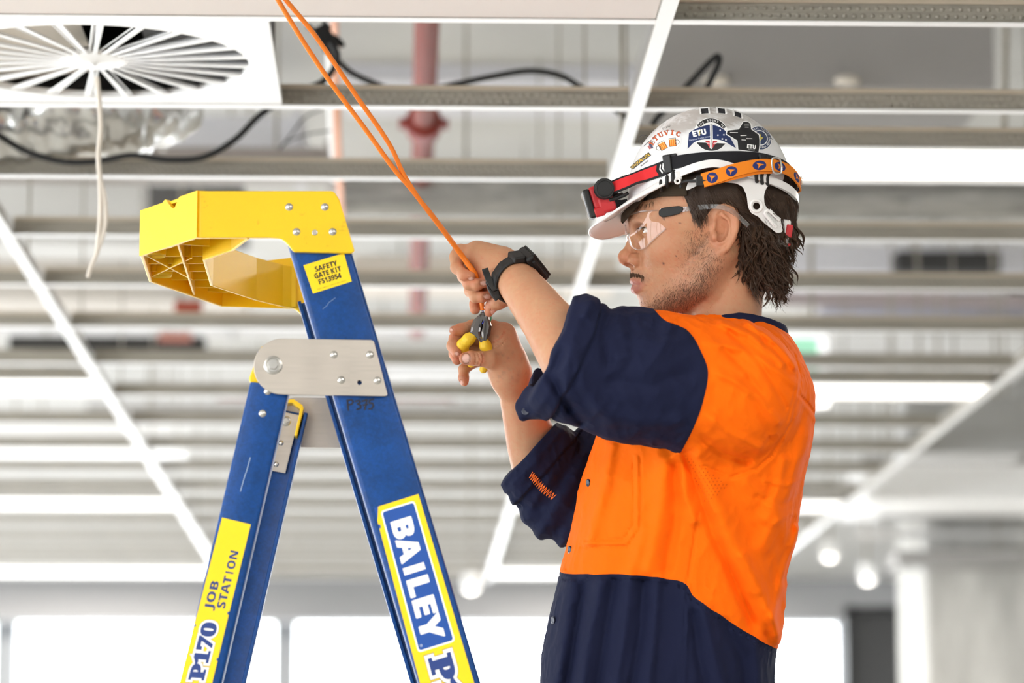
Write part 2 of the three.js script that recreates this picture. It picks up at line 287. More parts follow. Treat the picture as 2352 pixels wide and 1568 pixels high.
panel(0, -3.5, 'light panel out of view above the man'); panel(-2, -3.5, 'light panel out of view above the ladder');
panel(0, -8.5, 'light panel out of view above the photographer'); panel(-2, -8.5, 'light panel out of view left of the photographer');

// ---------------------------------------------------------------- swirl air diffuser
{
  const o = thing('swirl_diffuser', 'square white air diffuser plate with radial swirl blades and a dangling cord', 'air vent', V(COL(-1) + 0.3 + 0.012, CEIL + 0.002, ZR(0.5)));
  const R = 0.247, sq = outline([[-0.29, -0.29], [0.29, -0.29], [0.29, 0.29], [-0.29, 0.29]], 0.004), hole = new THREE.Path(); hole.absarc(0, 0, R, 0, Math.PI * 2); sq.holes.push(hole);
  mesh('face_plate', slab(sq, 0.012, 0.002, 48).rotateX(Math.PI / 2).translate(0, 0.012, 0), M.white, o);
  const rim = [[-0.29, 0.29, 0.58, 0.004, 1], [-0.29, -0.29, 0.58, 0.004, 1]];
  mesh('hub', new THREE.LatheGeometry([[0.001, -0.004], [0.004, -0.004], [0.006, 0], [0.05, 0.001], [0.056, 0.004], [0.056, 0.014], [0.001, 0.014]].map((p) => new THREE.Vector2(...p)), 40), M.white, o);
  const nb = 24, BL = R - 0.045, taper = (g, k) => { const P = g.attributes.position; for (let i = 0; i < P.count; i++) P.setZ(i, P.getZ(i) * mix(k, 1, (P.getX(i) + BL / 2) / BL)); g.computeVertexNormals(); return g; };
  const bg = join([taper(new RoundedBoxGeometry(BL, 0.0022, 0.0115, 2, 0.0009), 0.5).translate((R + 0.045) / 2, 0.003, 0), taper(new RoundedBoxGeometry(BL, 0.0016, 0.012, 2, 0.0007), 0.4).rotateX(0.75).translate((R + 0.045) / 2, 0.0065, 0.0085)]);
  for (let i = 0; i < nb; i++) mesh('blade', bg, M.white, o).rotation.y = (i + 0.5) / nb * Math.PI * 2;
  // plenum box above, dark inside
  const wallT = 0.28;
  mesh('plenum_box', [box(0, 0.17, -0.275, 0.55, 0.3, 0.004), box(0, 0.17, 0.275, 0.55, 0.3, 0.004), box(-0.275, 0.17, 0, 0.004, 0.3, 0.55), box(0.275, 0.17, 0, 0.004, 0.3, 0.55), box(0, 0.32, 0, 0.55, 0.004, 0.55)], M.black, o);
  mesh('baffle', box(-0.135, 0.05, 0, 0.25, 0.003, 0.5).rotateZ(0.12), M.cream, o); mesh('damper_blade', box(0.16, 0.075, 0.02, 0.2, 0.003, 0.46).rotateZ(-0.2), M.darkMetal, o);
  // plain cord hanging from the blades
  const c = thing('hanging_cord', 'frayed off-white cord dangling below the swirl diffuser', 'cord', atDepth(226, 200, 5.42));
  const p = (x, y) => atDepth(x, y, 5.42).sub(c.position);
  mesh('strand', tube([p(222, 176), p(226, 215), p(231, 290), p(226, 360), p(230, 420), p(231, 480), p(227, 540), p(222, 585)], 0.0042, 60, 7), M.cream, c);
  mesh('strand', tube([p(229, 405), p(240, 450), p(243, 505), p(234, 550), p(219, 590), p(208, 615), p(202, 637)], 0.0034, 50, 7), M.cream, c);
}

// ---------------------------------------------------------------- services in the ceiling void
{
  const single = (name, geos, mat, label, cat, group) => { const g = join(geos); g.computeBoundingBox(); const c = g.boundingBox.getCenter(V()); g.translate(-c.x, -c.y, -c.z); const o = mesh(name, g, mat, scene); o.position.copy(c); return tag(o, label, cat, group); };
  const pts = (list, d) => list.map(([x, y, dd]) => atDepth(x, y, dd ?? d));
  // black cables
  single('black_cable', [tube(pts([[-60, 270], [0, 312], [60, 347], [140, 370], [215, 371], [300, 357], [390, 367], [470, 360], [540, 320], [600, 262], [680, 213], [745, 185], [775, 130], [760, 95]], 6.15), 0.0062, 160)], M.black, 'black cable sagging in a wave below the round foil duct', 'cable');
  single('black_cable', [tube(pts([[745, 80], [770, 130], [800, 162], [850, 188], [900, 206], [960, 212], [1020, 200], [1120, 178], [1220, 163], [1290, 175], [1340, 205], [1420, 256], [1475, 300], [1490, 330]], 6.3), 0.0058, 160)], M.black, 'black cable arching above the grid beside the red pipe', 'cable');
  single('black_cable', [tube(pts([[1490, 330], [1500, 285], [1540, 240], [1585, 190], [1650, 128], [1652, 140], [1622, 205], [1598, 250], [1560, 275]], 6.2), 0.006, 120)], M.black, 'black cable bent to a sharp peak right of the white runner', 'cable');
  {
    const o = thing('junction_box', 'black cable connector with looped leads in the ceiling void', 'connector', atDepth(748, 88, 6.2)), q = (l) => l.map(([x, y]) => atDepth(x, y, 6.2).sub(o.position));
    mesh('housing', new RoundedBoxGeometry(0.03, 0.05, 0.025, 3, 0.005).rotateZ(0.5), M.black, o);
    mesh('lead', tube(q([[705, 58], [735, 78], [770, 85], [788, 105], [760, 92], [735, 70], [760, 60]]), 0.0045, 60, 7), M.black, o);
    mesh('lead', tube(q([[748, 95], [760, 130], [776, 150], [772, 120], [750, 60], [740, 40]]), 0.0045, 60, 7), M.black, o);
  }
  // pipes
  {
    const a = onLevel(981, 40, 3.2), b = onLevel(957, 760, 3.2), o = thing('sprinkler_pipe', 'red sprinkler pipe with bolted coupling running away above the grid', 'pipe', V(a.x, 3.2, (a.z + b.z) / 2));
    mesh('pipe', rel(rod(V(a.x, 3.2, a.z + 2), V(a.x, 3.2, b.z), 0.027, 0.027, 20), o), M.red, o);
    for (const py of [285, 470]) { const c = onLevel(975, py, 3.2); mesh('coupling', rel(join([rod(V(a.x, 3.2, c.z - 0.045), V(a.x, 3.2, c.z + 0.045), 0.043, 0.043, 20), box(a.x + 0.045, 3.2, c.z, 0.03, 0.02, 0.05, 0.004), box(a.x - 0.045, 3.2, c.z, 0.03, 0.02, 0.05, 0.004)]), o), std('#8c281b', 0.55), o); }
  }
  single('copper_pipe', [tube(pts([[768, 40, 6.6], [770, 120, 6.9], [775, 300, 7.4], [784, 500, 8.2]], 7), 0.0085, 40, 10)], M.copper, 'bare copper pipe beside the white insulated pipe', 'pipe');
  single('insulated_pipe', [tube(pts([[756, 40, 6.62], [758, 120, 6.92], [763, 300, 7.42], [770, 410, 8.0]], 7), 0.009, 40, 10)], M.white, 'thin white insulated pipe left of the copper pipe', 'pipe');
  // flexible foil duct
  {
    const a = pts([[-190, 240, 6.3], [-60, 262, 6.25], [80, 262, 6.25], [200, 255, 6.25], [300, 246, 6.3], [390, 225, 6.4]], 6.3), g = new THREE.TubeGeometry(new THREE.CatmullRomCurve3(a), 180, 0.085, 40), P = g.attributes.position, N = g.attributes.normal;
    for (let i = 0; i < P.count; i++) { const x = P.getX(i), y = P.getY(i), z = P.getZ(i), ringy = Math.sin(x * 150 + 6 * noise(x * 9, y * 9, z * 9)) * 0.0016, d = ringy + 0.02 * fbm(x * 14, y * 22, z * 22, 4) + 0.005 * Math.abs(noise(x * 60, y * 60, z * 60)) - 0.02 * smooth(-0.35, -0.2, x); P.setXYZ(i, x + N.getX(i) * d, y + N.getY(i) * d, z + N.getZ(i) * d); }
    g.computeVertexNormals();
    single('flexible_duct', [g], M.foil, 'crinkled silver foil flexible duct behind the swirl diffuser', 'duct');
  }
  // rods and thin wires
  single('hanger_rod', [rod(onZ(2311, 60, -7.4), onZ(2306, 330, -7.4), 0.0075)], M.zinc, 'steel hanger rod at the top right corner', 'rod');
  single('hanger_rod', [rod(onZ(1436, 30, -6.6), onZ(1438, 200, -6.6), 0.0035)], M.zinc, 'thin grey hanger rod left of the white runner', 'rod');
  single('hanger_rod', [rod(onZ(372, 200, -7.2), onZ(374, 345, -7.2), 0.008)], M.zinc, 'grey hanger rod below the swirl diffuser', 'rod');
  single('thin_wire', [tube(pts([[640, 345], [668, 310], [700, 270], [740, 250]], 7), 0.0022, 30, 6), tube(pts([[650, 330], [700, 310], [760, 300]], 7), 0.002, 30, 6)], M.darkMetal, 'thin dark tie wires beside the copper pipe', 'wire');
  // ducts, trays and pipes crossing the void: pixel rows measured on the photograph, each at its own distance
  const across = (name, x0, x1, y0, y1, z, dep, mat, label, cat, round) => {
    const a = onZ(x0, y0, z), b = onZ(x1, y1, z), w = b.x - a.x, h = a.y - b.y, cx = (a.x + b.x) / 2, cy = (a.y + b.y) / 2;
    const o = thing(name, label, cat, V(cx, cy, z));
    if (round) {
      mesh('shell', new THREE.CylinderGeometry(h / 2, h / 2, w, 32).rotateZ(Math.PI / 2), mat, o);
      for (let k = 1; k < w / 0.5; k++) mesh('seam_ring', new THREE.TorusGeometry(h / 2, 0.004, 6, 32).rotateY(Math.PI / 2).translate(-w / 2 + k * 0.5, 0, 0), mat, o);
    } else {
      mesh('body', box(0, 0, -dep / 2, w, h, dep, 0.004), mat, o);
for (let k = 1; k < w / 0.9; k++) mesh('joint_flange', box(-w / 2 + k * 0.9, 0, -dep / 2, 0.025, h + 0.03, dep + 0.03, 0.003), mat, o);
    }
    if (cat !== 'beam') for (const t of [-0.32, 0.32]) mesh('hanger', rod(V(t * w, 0, round ? 0 : -dep / 2), V(t * w, SLAB - cy, round ? 0 : -dep / 2), 0.005, 0.005, 6), M.zinc, o);
    return o;
  };
  across('spiral_duct', 785, 2360, 395, 508, -8.6, 0, M.duct, 'round galvanised duct crossing behind the orange cables', 'duct', true);
  across('concrete_beam', 1500, 2285, 20, 204, -8.0, 1.2, std('#a29e9b', 0.85), 'grey soffit beam at the top right with two round sensors', 'beam');
  for (const [x, lab] of [[1645, 'pale round sensor on the grey soffit beam, left one'], [1945, 'pale round sensor on the grey soffit beam, right one']]) { const c = onZ(x, 186, -7.98); const o = thing('smoke_sensor', lab, 'sensor', c); mesh('body', new THREE.LatheGeometry([[0.001, 0], [0.036, 0], [0.038, 0.006], [0.034, 0.016], [0.02, 0.022], [0.001, 0.023]].map((p) => new THREE.Vector2(...p)), 24).rotateX(Math.PI / 2).scale(0.8, 0.34, 1), M.cream, o); mesh('ring', new THREE.TorusGeometry(0.037, 0.003, 6, 24).scale(0.8, 0.34, 1), M.cream, o); }
  across('white_duct', 790, 1470, 60, 190, -9.6, 0.5, std('#dcdbe0', 0.6), 'pale rectangular duct high behind the red sprinkler pipe', 'duct');
  across('white_duct', -60, 700, 262, 345, -9.2, 0.5, std('#d7d6da', 0.6), 'pale rectangular duct below the swirl diffuser', 'duct');
  across('cable_tray', -60, 780, 333, 372, -8.35, 0.3, std('#988f89', 0.6, 0.3), 'brown grey cable tray behind the wavy black cable', 'tray');
  across('insulated_duct', -80, 325, 395, 560, -8.9, 0.24, M.insulation, 'foil faced insulated duct at the left edge', 'duct');
  across('dark_duct', 336, 560, 425, 520, -9.9, 0.4, std('#5f5d5b', 0.7), 'dark duct end left of the yellow ladder cap', 'duct');
  across('white_duct', 1790, 2360, 560, 628, -11.2, 0.4, std('#e4e3ea', 0.55), 'white duct right of the dark curls', 'duct');
  across('dark_cable_bundle', 2060, 2300, 575, 622, -11.0, 0.12, std('#3c3b3b', 0.8), 'dark bundle of cables right of the man', 'cables');
  across('drain_pipe', 1790, 2360, 672, 708, -12.2, 0, std('#b3a7a8', 0.5), 'long pale pipe right of the shirt collar', 'pipe', true);
  across('red_pipe', 1640, 2180, 662, 674, -12.6, 0, M.red, 'thin red pipe crossing right of the neck', 'pipe', true);
  across('grey_duct', 1890, 2360, 700, 722, -12.8, 0.4, std('#a5a5b3', 0.6), 'slate grey duct right of the shirt collar', 'duct');
  across('white_duct', 1880, 2360, 765, 850, -12.2, 0.3, M.white, 'broad white duct above the right light panel', 'duct');
  across('white_duct', -60, 420, 950, 1035, -13.2, 0.3, M.white, 'broad white duct between the two left light panels', 'duct');
  across('dark_cable_bundle', 20, 470, 770, 805, -11.6, 0.12, std('#3a3836', 0.85), 'dark bundle of cables left of the ladder hinge', 'cables');
  across('beige_duct', -60, 560, 590, 690, -10.6, 0.4, std('#cbc4bb', 0.7), 'beige duct under the hanging cord', 'duct');
  across('beige_duct', 810, 1420, 585, 640, -10.8, 0.4, std('#d9cfc3', 0.7), 'beige duct behind the wristwatch', 'duct');
  across('grey_duct', -60, 1420, 712, 752, -11.9, 0.3, std('#b5b2b0', 0.7), 'long grey duct behind the ladder rail', 'duct');
  across('cable_tray', 700, 1240, 820, 850, -13.3, 0.3, std('#bbb9b7', 0.6, 0.2), 'grey cable tray behind the pliers', 'tray');
  across('white_duct', 800, 1240, 770, 812, -12.5, 0.3, M.insulation, 'pale duct behind the yellow plier handles', 'duct');
  across('drain_pipe', 200, 1220, 925, 948, -13.9, 0, std('#a8a5a3', 0.55), 'grey pipe crossing behind the ladder hinge', 'pipe', true);
  across('red_pipe', 500, 1050, 905, 918, -14.2, 0, M.red, 'thin red pipe behind the ladder hinge', 'pipe', true);
  across('dark_cable_bundle', 20, 420, 1048, 1070, -14.2, 0.12, std('#4c4d58', 0.85), 'dark bundle of cables above the middle left light panel', 'cables');
  across('red_valve', 400, 462, 690, 722, -9.6, 0.06, std('#a84a34', 0.6), 'red pipe valve under the yellow ladder cap', 'valve');
  across('red_pipe', 365, 440, 762, 785, -11.2, 0.05, std('#b9796c', 0.6), 'short faded red pipe left of the ladder hinge', 'pipe', true);
  across('cable_tray', 2080, 2360, 910, 1040, -10.4, 0.3, std('#b0afad', 0.5, 0.3), 'steel tray hung at the right edge below the light panel', 'tray');
  for (const [x, y, z, lab] of [[1905, 1278, -14.2, 'small glowing downlight just right of the shirt back above the other one'], [1993, 1331, -14.6, 'small glowing downlight right of the shirt back above the dark door'], [1082, 1352, -14.8, 'small glowing downlight beside the brand sticker of the ladder']]) { const o = thing('downlight', lab, 'light', onZ(x, y, z), 'small downlights far down the hall'); mesh('lens', new THREE.SphereGeometry(0.03, 20, 12).scale(1, 0.5, 1), M.glow, o); mesh('can', new THREE.CylinderGeometry(0.036, 0.036, 0.06, 20).translate(0, 0.035, 0), M.white, o); mesh('stem', rod(V(0, 0.06, 0), V(0, SLAB - o.position.y, 0), 0.006, 0.006, 8), M.zinc, o); const l = new THREE.PointLight(0xfff6ea, 0.04); l.position.copy(o.position).add(V(0, -0.03, 0)); scene.add(l); }
  across('steel_beam', 2020, 2360, 1172, 1190, -13.0, 0.1, std('#8f8d8b', 0.6, 0.2), 'dark steel rail below the white bulkhead at the right edge', 'beam');
  across('drain_pipe', 1960, 2360, 1218, 1236, -13.1, 0, std('#d9d7d5', 0.4), 'pale pipe under the steel rail at the right edge', 'pipe', true);
  across('cable_tray', 2060, 2360, 1262, 1296, -13.0, 0.25, std('#9d9b99', 0.5, 0.3), 'low grey tray above the concrete column', 'tray');
  across('drain_pipe', 1980, 2360, 1048, 1066, -11.8, 0, std('#a3a1a0', 0.4, 0.3), 'grey pipe above the white bulkhead at the right edge', 'pipe', true);
  across('dark_cable_bundle', 2120, 2360, 985, 1008, -11.4, 0.1, std('#55524f', 0.8), 'dark cables lying at the right edge above the grey pipe', 'cables');
  // lit exit sign behind the shoulder
  {
    const z = -9.2, a = onZ(1838, 770, z), b = onZ(1896, 935, z), o = thing('exit_sign', 'lit exit sign box hung behind the orange shoulder', 'sign', V((a.x + b.x) / 2, (a.y + b.y) / 2, z)), h = a.y - b.y;
    mesh('housing', [box(0.028, 0, 0, 0.03, h, 0.05, 0.004), box(-0.05, h / 2 - 0.005, 0, 0.13, 0.012, 0.05, 0.003), box(-0.05, -h / 2 + 0.005, 0, 0.13, 0.012, 0.05, 0.003)], new THREE.MeshStandardMaterial({ color: 0xffffff, emissive: 0xffffff, emissiveIntensity: 0.8 }), o);
    mesh('sign_face', box(-0.05, 0, 0.012, 0.126, h - 0.02, 0.012), new THREE.MeshStandardMaterial({ color: hex('#3f9d6a'), emissive: hex('#b8e8cf'), emissiveIntensity: 0.8 }), o);
    mesh('hanger', rod(V(0, h / 2, 0), V(0, SLAB - o.position.y, 0), 0.006), M.zinc, o);
  }
}

// ---------------------------------------------------------------- platform step ladder
const ZN = -4.26, LW = 0.55;                             // near outer face, and the ladder's width away from the camera
const LM = (() => {
  const fleck = dataMap(512, (u, v) => {
    const f = loopNoise(u, v, 150, 2) * 0.5 + loopNoise(u, v, 60, 5) * 0.5, b = loopNoise(u, v, 14, 8), k = 1 + 0.16 * f + 0.1 * b;
    return [clamp(1 * k + Math.max(0, f - 0.62) * 80, 0, 255), clamp(62 * k + Math.max(0, f - 0.6) * 70, 0, 255), clamp(126 * k + Math.max(0, f - 0.6) * 50, 0, 255)];
  }); fleck.repeat.set(4, 4);
  const brushed = dataMap(256, (u, v) => { const n = 222 + 5 * loopNoise(u * 0.12, v, 60, 3) + 9 * loopNoise(u, v, 7, 4); return [n, n * 0.985, n * 0.965]; }); brushed.repeat.set(6, 6);
  const scuff = dataMap(512, (u, v) => { const n = loopNoise(u, v, 20, 1) + 0.6 * loopNoise(u, v, 70, 4), k = smooth(0.55, 1.0, n) * 0.35; return [mix(255, 205, k), mix(213, 160, k), mix(0, 20, k)]; }); scuff.repeat.set(5, 5);
  return {
    blue: new THREE.MeshPhysicalMaterial({ color: 0xffffff, map: fleck, roughness: 0.42, specularIntensity: 0.6 }),
    yellow: new THREE.MeshPhysicalMaterial({ color: 0xffffff, map: scuff, roughness: 0.42, transmission: 0.22, thickness: 0 }),
    alu: new THREE.MeshPhysicalMaterial({ color: hex('#d6d0c9'), map: brushed, roughness: 0.42, metalness: 0.55 }),
    steel: std('#c9c7c3', 0.25, 0.9), rubber: std('#1c1c1d', 0.7),
  };
})();
const ladder = thing('platform_ladder', 'blue fibreglass platform ladder with yellow top cap and silver hinge plates', 'ladder', V(onZ(800, 1400, ZN).x, 0, ZN));
{
  const base = ladder.position, LP = (px, py, z = ZN) => onZ(px, py, z).sub(base);
  const DZ = V(0, 0, -LW);
  // C-channel rail along a to b (left edge of its outer face); far: the channel opens towards the camera
  const rail = (pa, pb, width, depth, far) => {
    const a = LP(...pa), b = LP(...pb), d = b.clone().sub(a).setZ(0).normalize(), t = (-base.y - a.y + 0.012) / d.y, len = t, ac = V(d.y, -d.x, 0); if (ac.x < 0) ac.negate();
    const th = 0.005, o = far ? 1 : -1;
    const prof = outline([[0, 0, 0.007], [width, 0, 0.007], [width, depth, 0.0015], [width - th, depth, 0.0015], [width - th, th, 0.004], [th, th, 0.004], [th, depth, 0.0015], [0, depth, 0.0015]]);
    const g = slab(prof, len, 0, 6), m = new THREE.Matrix4().makeBasis(ac, V(0, 0, o), d); m.setPosition(a.clone().add(far ? DZ : V()));
    g.applyMatrix4(m);
    if (m.determinant() < 0) { const gg = g; for (const k of ['position', 'normal', 'uv']) { const at = gg.attributes[k], s = at.itemSize; for (let i = 0; i < at.count; i += 3) for (let c = 0; c < s; c++) { const p = (i + 1) * s + c, q = (i + 2) * s + c, x = at.array[p]; at.array[p] = at.array[q]; at.array[q] = x; } } }
    return { g: toCreasedNormals(g, 0.5), a, d, ac, len, end: a.clone().addScaledVector(d, len) };
  };
  const fr = [[655, 541], [960, 1568]], re = [[591, 806], [413, 1568]];
  const F = rail(...fr, 0.0765, 0.03, false), F2 = rail(...fr, 0.0765, 0.03, true), R = rail(...re, 0.0515, 0.028, false), R2 = rail(...re, 0.0515, 0.028, true);
  for (const r of [F, F2]) mesh('front_rail', r.g, LM.blue, ladder);
  for (const r of [R, R2]) mesh('rear_rail', r.g, LM.blue, ladder);
  for (const [r, z, w] of [[F, 0, 0.0765], [F2, -LW, 0.0765], [R, 0, 0.0515], [R2, -LW, 0.0515]]) { const e = r.end.clone().addScaledVector(r.ac, w / 2); mesh('foot', new RoundedBoxGeometry(w + 0.02, 0.05, 0.045, 3, 0.008).translate(e.x, 0.025 - base.y, z + (z ? 0.018 : -0.018)), LM.rubber, ladder); }
  // treads and the platform the man stands on, braces of the rear leg
  for (const h of [0.25, 0.5, 0.76]) { const t = (h - base.y - F.a.y) / F.d.y, c = F.a.clone().addScaledVector(F.d, t).addScaledVector(F.ac, 0.036); mesh(h > 0.7 ? 'platform' : 'tread', new RoundedBoxGeometry(h > 0.7 ? 0.3 : 0.085, 0.025, LW - 0.012, 2, 0.004).translate(c.x + (h > 0.7 ? -0.05 : 0), h - base.y - 0.0125, -LW / 2), LM.alu, ladder); }
  for (const h of [0.3, 0.9]) { const t = (h - base.y - R.a.y) / R.d.y, c = R.a.clone().addScaledVector(R.d, t).addScaledVector(R.ac, 0.025); mesh('brace', box(c.x, c.y, -LW / 2, 0.03, 0.02, LW - 0.012, 0.003), LM.alu, ladder); }

  // ---- yellow cap
  const cap_ = new THREE.Group(); cap_.name = numbered('top_cap'); ladder.add(cap_);
  const zP = ZN + 0.0075, poly = (list, z = zP) => list.map(([x, y, r]) => { const p = LP(x, y, z); return [p.x, p.y, r]; });
  const yt = onZ(465, 438, zP).y, yb = onZ(465, 546, zP).y, LV = (px, py) => onLevel(px, py, yb).sub(base);
  const nearFace = outline(poly([[458, 438], [766, 438], [780, 458], [815, 576], [808, 581], [674, 578], [663, 563], [646, 547], [620, 545], [458, 546]]), 0.004);
  const put = (name, g, m = LM.yellow) => mesh(name, g, m, cap_);
  put('side_plate', slab(nearFace, 0.008, 0.0015).translate(0, 0, zP - 0.008 - base.z));
  put('side_plate', slab(outline(poly([[600, 438], [766, 438], [780, 458], [815, 576], [808, 581], [674, 578], [663, 563], [646, 547], [600, 546]]), 0.004), 0.008, 0.0015).translate(0, 0, zP - 0.008 - base.z - LW - 0.007));
  const A = LV(458, 546), B = LV(326, 589), C = LV(345, 647), D = LV(508, 704), E = LV(640, 705), E2 = V(LP(655, 560).x, 0, -LW - 0.005);
  const I = [[569, 546.5], [534, 576], [469, 598], [486, 656], [586, 689], [647, 704]].map((p) => LV(...p)).map((p, i) => (i ? p : p.add(V(0, 0, -0.009)))), hgt = yt - yb, cy = (yt + yb) / 2 - base.y;
  const plate = (a, b, name, y0 = yb, y1 = yt, th = 0.004) => { const L = Math.hypot(b.x - a.x, b.z - a.z), g = new RoundedBoxGeometry(L + th * 0.6, y1 - y0, th, 2, Math.min(0.0012, th * 0.3)); g.rotateY(Math.atan2(-(b.z - a.z), b.x - a.x)).translate((a.x + b.x) / 2, (y0 + y1) / 2 - base.y, (a.z + b.z) / 2); return put(name, g); };
  { // notched front panel with shallow flutes
    const L = Math.hypot(B.x - A.x, B.z - A.z), n = 60, ys = 16, pos = [], idx = [];
    const top = (t) => hgt - (t > 0.3 && t < 0.62 ? 0.008 * smooth(0.3, 0.40, t) * (1 - smooth(0.40, 0.55, t)) * 1.6 : 0) + 0.003 * smooth(0.5, 0.56, t) * (1 - smooth(0.56, 0.6, t));
    for (let side = 0; side < 2; side++) for (let i = 0; i <= n; i++) for (let j = 0; j <= ys; j++) { const t = i / n, fl = side ? 0.004 : -0.0016 * Math.pow(Math.max(0, Math.sin(t * 15)), 6) + 0.0014 * Math.sin(t * 9 + 1); pos.push(t * L, j / ys * top(t), -fl); }
    const q = (a, b, c, d) => idx.push(a, b, c, a, c, d), w = ys + 1, o2 = (n + 1) * w;
    for (let i = 0; i < n; i++) for (let j = 0; j < ys; j++) { const a = i * w + j; q(a, a + 1, a + w + 1, a + w); q(o2 + a, o2 + a + w, o2 + a + w + 1, o2 + a + 1); }
    for (let i = 0; i < n; i++) { const a = i * w, t = a + ys; q(a, a + w, o2 + a + w, o2 + a); q(t, o2 + t, o2 + t + w, t + w); }
    const g = new THREE.BufferGeometry(); g.setAttribute('position', new THREE.Float32BufferAttribute(pos, 3)); g.setAttribute('uv', new THREE.Float32BufferAttribute(pos.flatMap((v, i) => (i % 3 === 0 ? [v, pos[i + 1]] : [])), 2)); g.setIndex(idx); g.computeVertexNormals();
    const dx = (B.x - A.x) / L, dz = (B.z - A.z) / L; g.applyMatrix4(new THREE.Matrix4().makeBasis(V(dx, 0, dz), V(0, 1, 0), V(-dz, 0, dx).negate().multiplyScalar(-1)).setPosition(A.x, yb - base.y, A.z)); put('front_panel', toCreasedNormals(g, 0.6));
  }
  put('corner', rod(V(A.x, yb - base.y, A.z - 0.004), V(A.x, yt - base.y, A.z - 0.004), 0.004)); plate(B, C, 'end_panel'); plate(C, D, 'front_panel'); plate(D, E2, 'side_plate');
  for (let i = 0; i + 1 < I.length; i++) plate(I[i], I[i + 1], 'inner_wall');
  plate(I[5], E2, 'inner_wall');
  { // cover sheet with the opening
    const s = outline([A, B, C, D, E2, I[5], I[4], I[3], I[2], I[1], I[0]].map((p) => [p.x, -p.z]), 0.002);
    put('cover_sheet', slab(s, 0.004).rotateX(-Math.PI / 2).translate(0, yt - base.y - 0.004, 0));
  }
  // ribs under the cover sheet
  const inRing = (px, py) => LV(px, py), rib = (a, b, low = 0.012) => plate(inRing(...a), inRing(...b), 'rib', yb + low, yt - 0.003, 0.0026);
  rib([409, 566], [447, 686], 0.002);
  rib([392, 571], [520, 566], 0.012); rib([372, 580], [480, 586], 0.012); rib([334, 607], [472, 605], 0.01); rib([336, 623], [478, 622], 0.01); rib([340, 640], [482, 640], 0.01); rib([385, 663], [500, 662], 0.012); rib([430, 678], [560, 682], 0.012); rib([470, 692], [610, 697], 0.014);
  rib([332, 596], [440, 652], 0.006); rib([346, 647], [440, 603], 0.006);
  for (const [x, y] of [[356, 600], [372, 645]]) { const c = LV(x, y); put('boss_ring', new THREE.TorusGeometry(0.013, 0.002, 8, 24).rotateX(Math.PI / 2).scale(1, 6, 1).translate(c.x, yb - base.y + 0.018, c.z)); }
  put('gusset', (() => { const p = [LP(612, 600, ZN - LW), LP(680, 592, ZN - LW), LP(680, 706, ZN - LW), LP(650, 706, ZN - LW)]; return slab(outline(p.map((q) => [q.x, q.y])), 0.012).translate(0, 0, -LW - 0.006); })());

  // ---- hinge plates, rear leg caps
  const plateShape = () => { const p = poly([[640, 779], [858, 782, 0.004], [891, 911, 0.003], [645, 907]], ZN); const s = new THREE.Shape(), c = LP(648, 843), r = (LP(648, 779).y - LP(648, 907).y) / 2; s.moveTo(c.x, c.y + r); s.lineTo(p[1][0] - 0.004, p[1][1]); s.quadraticCurveTo(p[1][0], p[1][1], p[1][0] + 0.001, p[1][1] - 0.004); s.lineTo(p[2][0] - 0.001, p[2][1] + 0.004); s.quadraticCurveTo(p[2][0], p[2][1], p[2][0] - 0.005, p[2][1]); s.lineTo(c.x, c.y - r); s.absarc(c.x, c.y, r, -Math.PI / 2, Math.PI / 2, true); const h = LP(826, 880), ho = new THREE.Path(); ho.absarc(h.x, h.y, 0.003, 0, Math.PI * 2); s.holes.push(ho); return s; };
  const hp = slab(plateShape(), 0.004, 0.0006, 32);
  mesh('hinge_plate', hp.clone().translate(0, 0, LP(0, 0).z + 0.0024), LM.alu, ladder); mesh('hinge_plate', hp.clone().translate(0, 0, LP(0, 0).z - LW - 0.005), LM.alu, ladder);
  mesh('leg_cap', slab(outline(poly([[601, 794], [646, 793], [668, 812], [652, 884], [573, 877], [572, 868]], ZN), 0.003), 0.034, 0.002).translate(0, 0, -0.0318), LM.yellow, ladder);
  mesh('leg_cap', slab(outline(poly([[601, 792], [646, 791], [668, 806], [671, 814], [654, 886], [647, 884], [662, 816], [642, 800], [601, 801]], ZN), 0.001), 0.034, 0.001).translate(0, 0, -LW - 0.002), LM.yellow, ladder);
  mesh('inner_bracket', slab(outline([[651, 945], [687, 953], [655, 1086], [619, 1079]].map(([x, y]) => { const p = LP(x, y, ZN - LW + 0.012); return [p.x, p.y]; }), 0.001), 0.002).translate(0, 0, -LW + 0.0082 + LP(0, 0).z), LM.alu, ladder);
  // ---- rivets and bolts
  const rivet = new THREE.LatheGeometry([[0.0001, 0.0028], [0.0018, 0.0026], [0.0036, 0.0018], [0.0048, 0.0006], [0.0052, 0]].map((p) => new THREE.Vector2(...p)), 20).rotateX(Math.PI / 2);
  const rv = (x, y, z, dz, s = 1) => { const p = LP(x, y, z), m = mesh('rivet', rivet, LM.steel, ladder); m.position.set(p.x, p.y, z - base.z + dz); m.scale.setScalar(s); };
  for (const [x, y] of [[664, 475], [746, 475], [681, 532], [764, 532]]) rv(x, y, zP, 0);
  for (const [x, y] of [[767, 816], [850, 816], [784, 874], [867, 875]]) rv(x, y, ZN, 0.0063);
  rv(603, 949, ZN, 0); rv(615, 898, ZN, 0); rv(645, 1017, ZN - LW + 0.01, 0, 0.8); rv(634, 1066, ZN - LW + 0.01, 0, 0.8);
  { const p = LP(723, 534, zP); mesh('cap_hole', new THREE.TorusGeometry(0.0032, 0.0006, 8, 20).translate(p.x, p.y, zP - base.z), LM.steel, ladder); mesh('cap_hole_plug', new THREE.CylinderGeometry(0.003, 0.003, 0.0006, 16).rotateX(Math.PI / 2).translate(p.x, p.y, zP - base.z), LM.alu, ladder); }
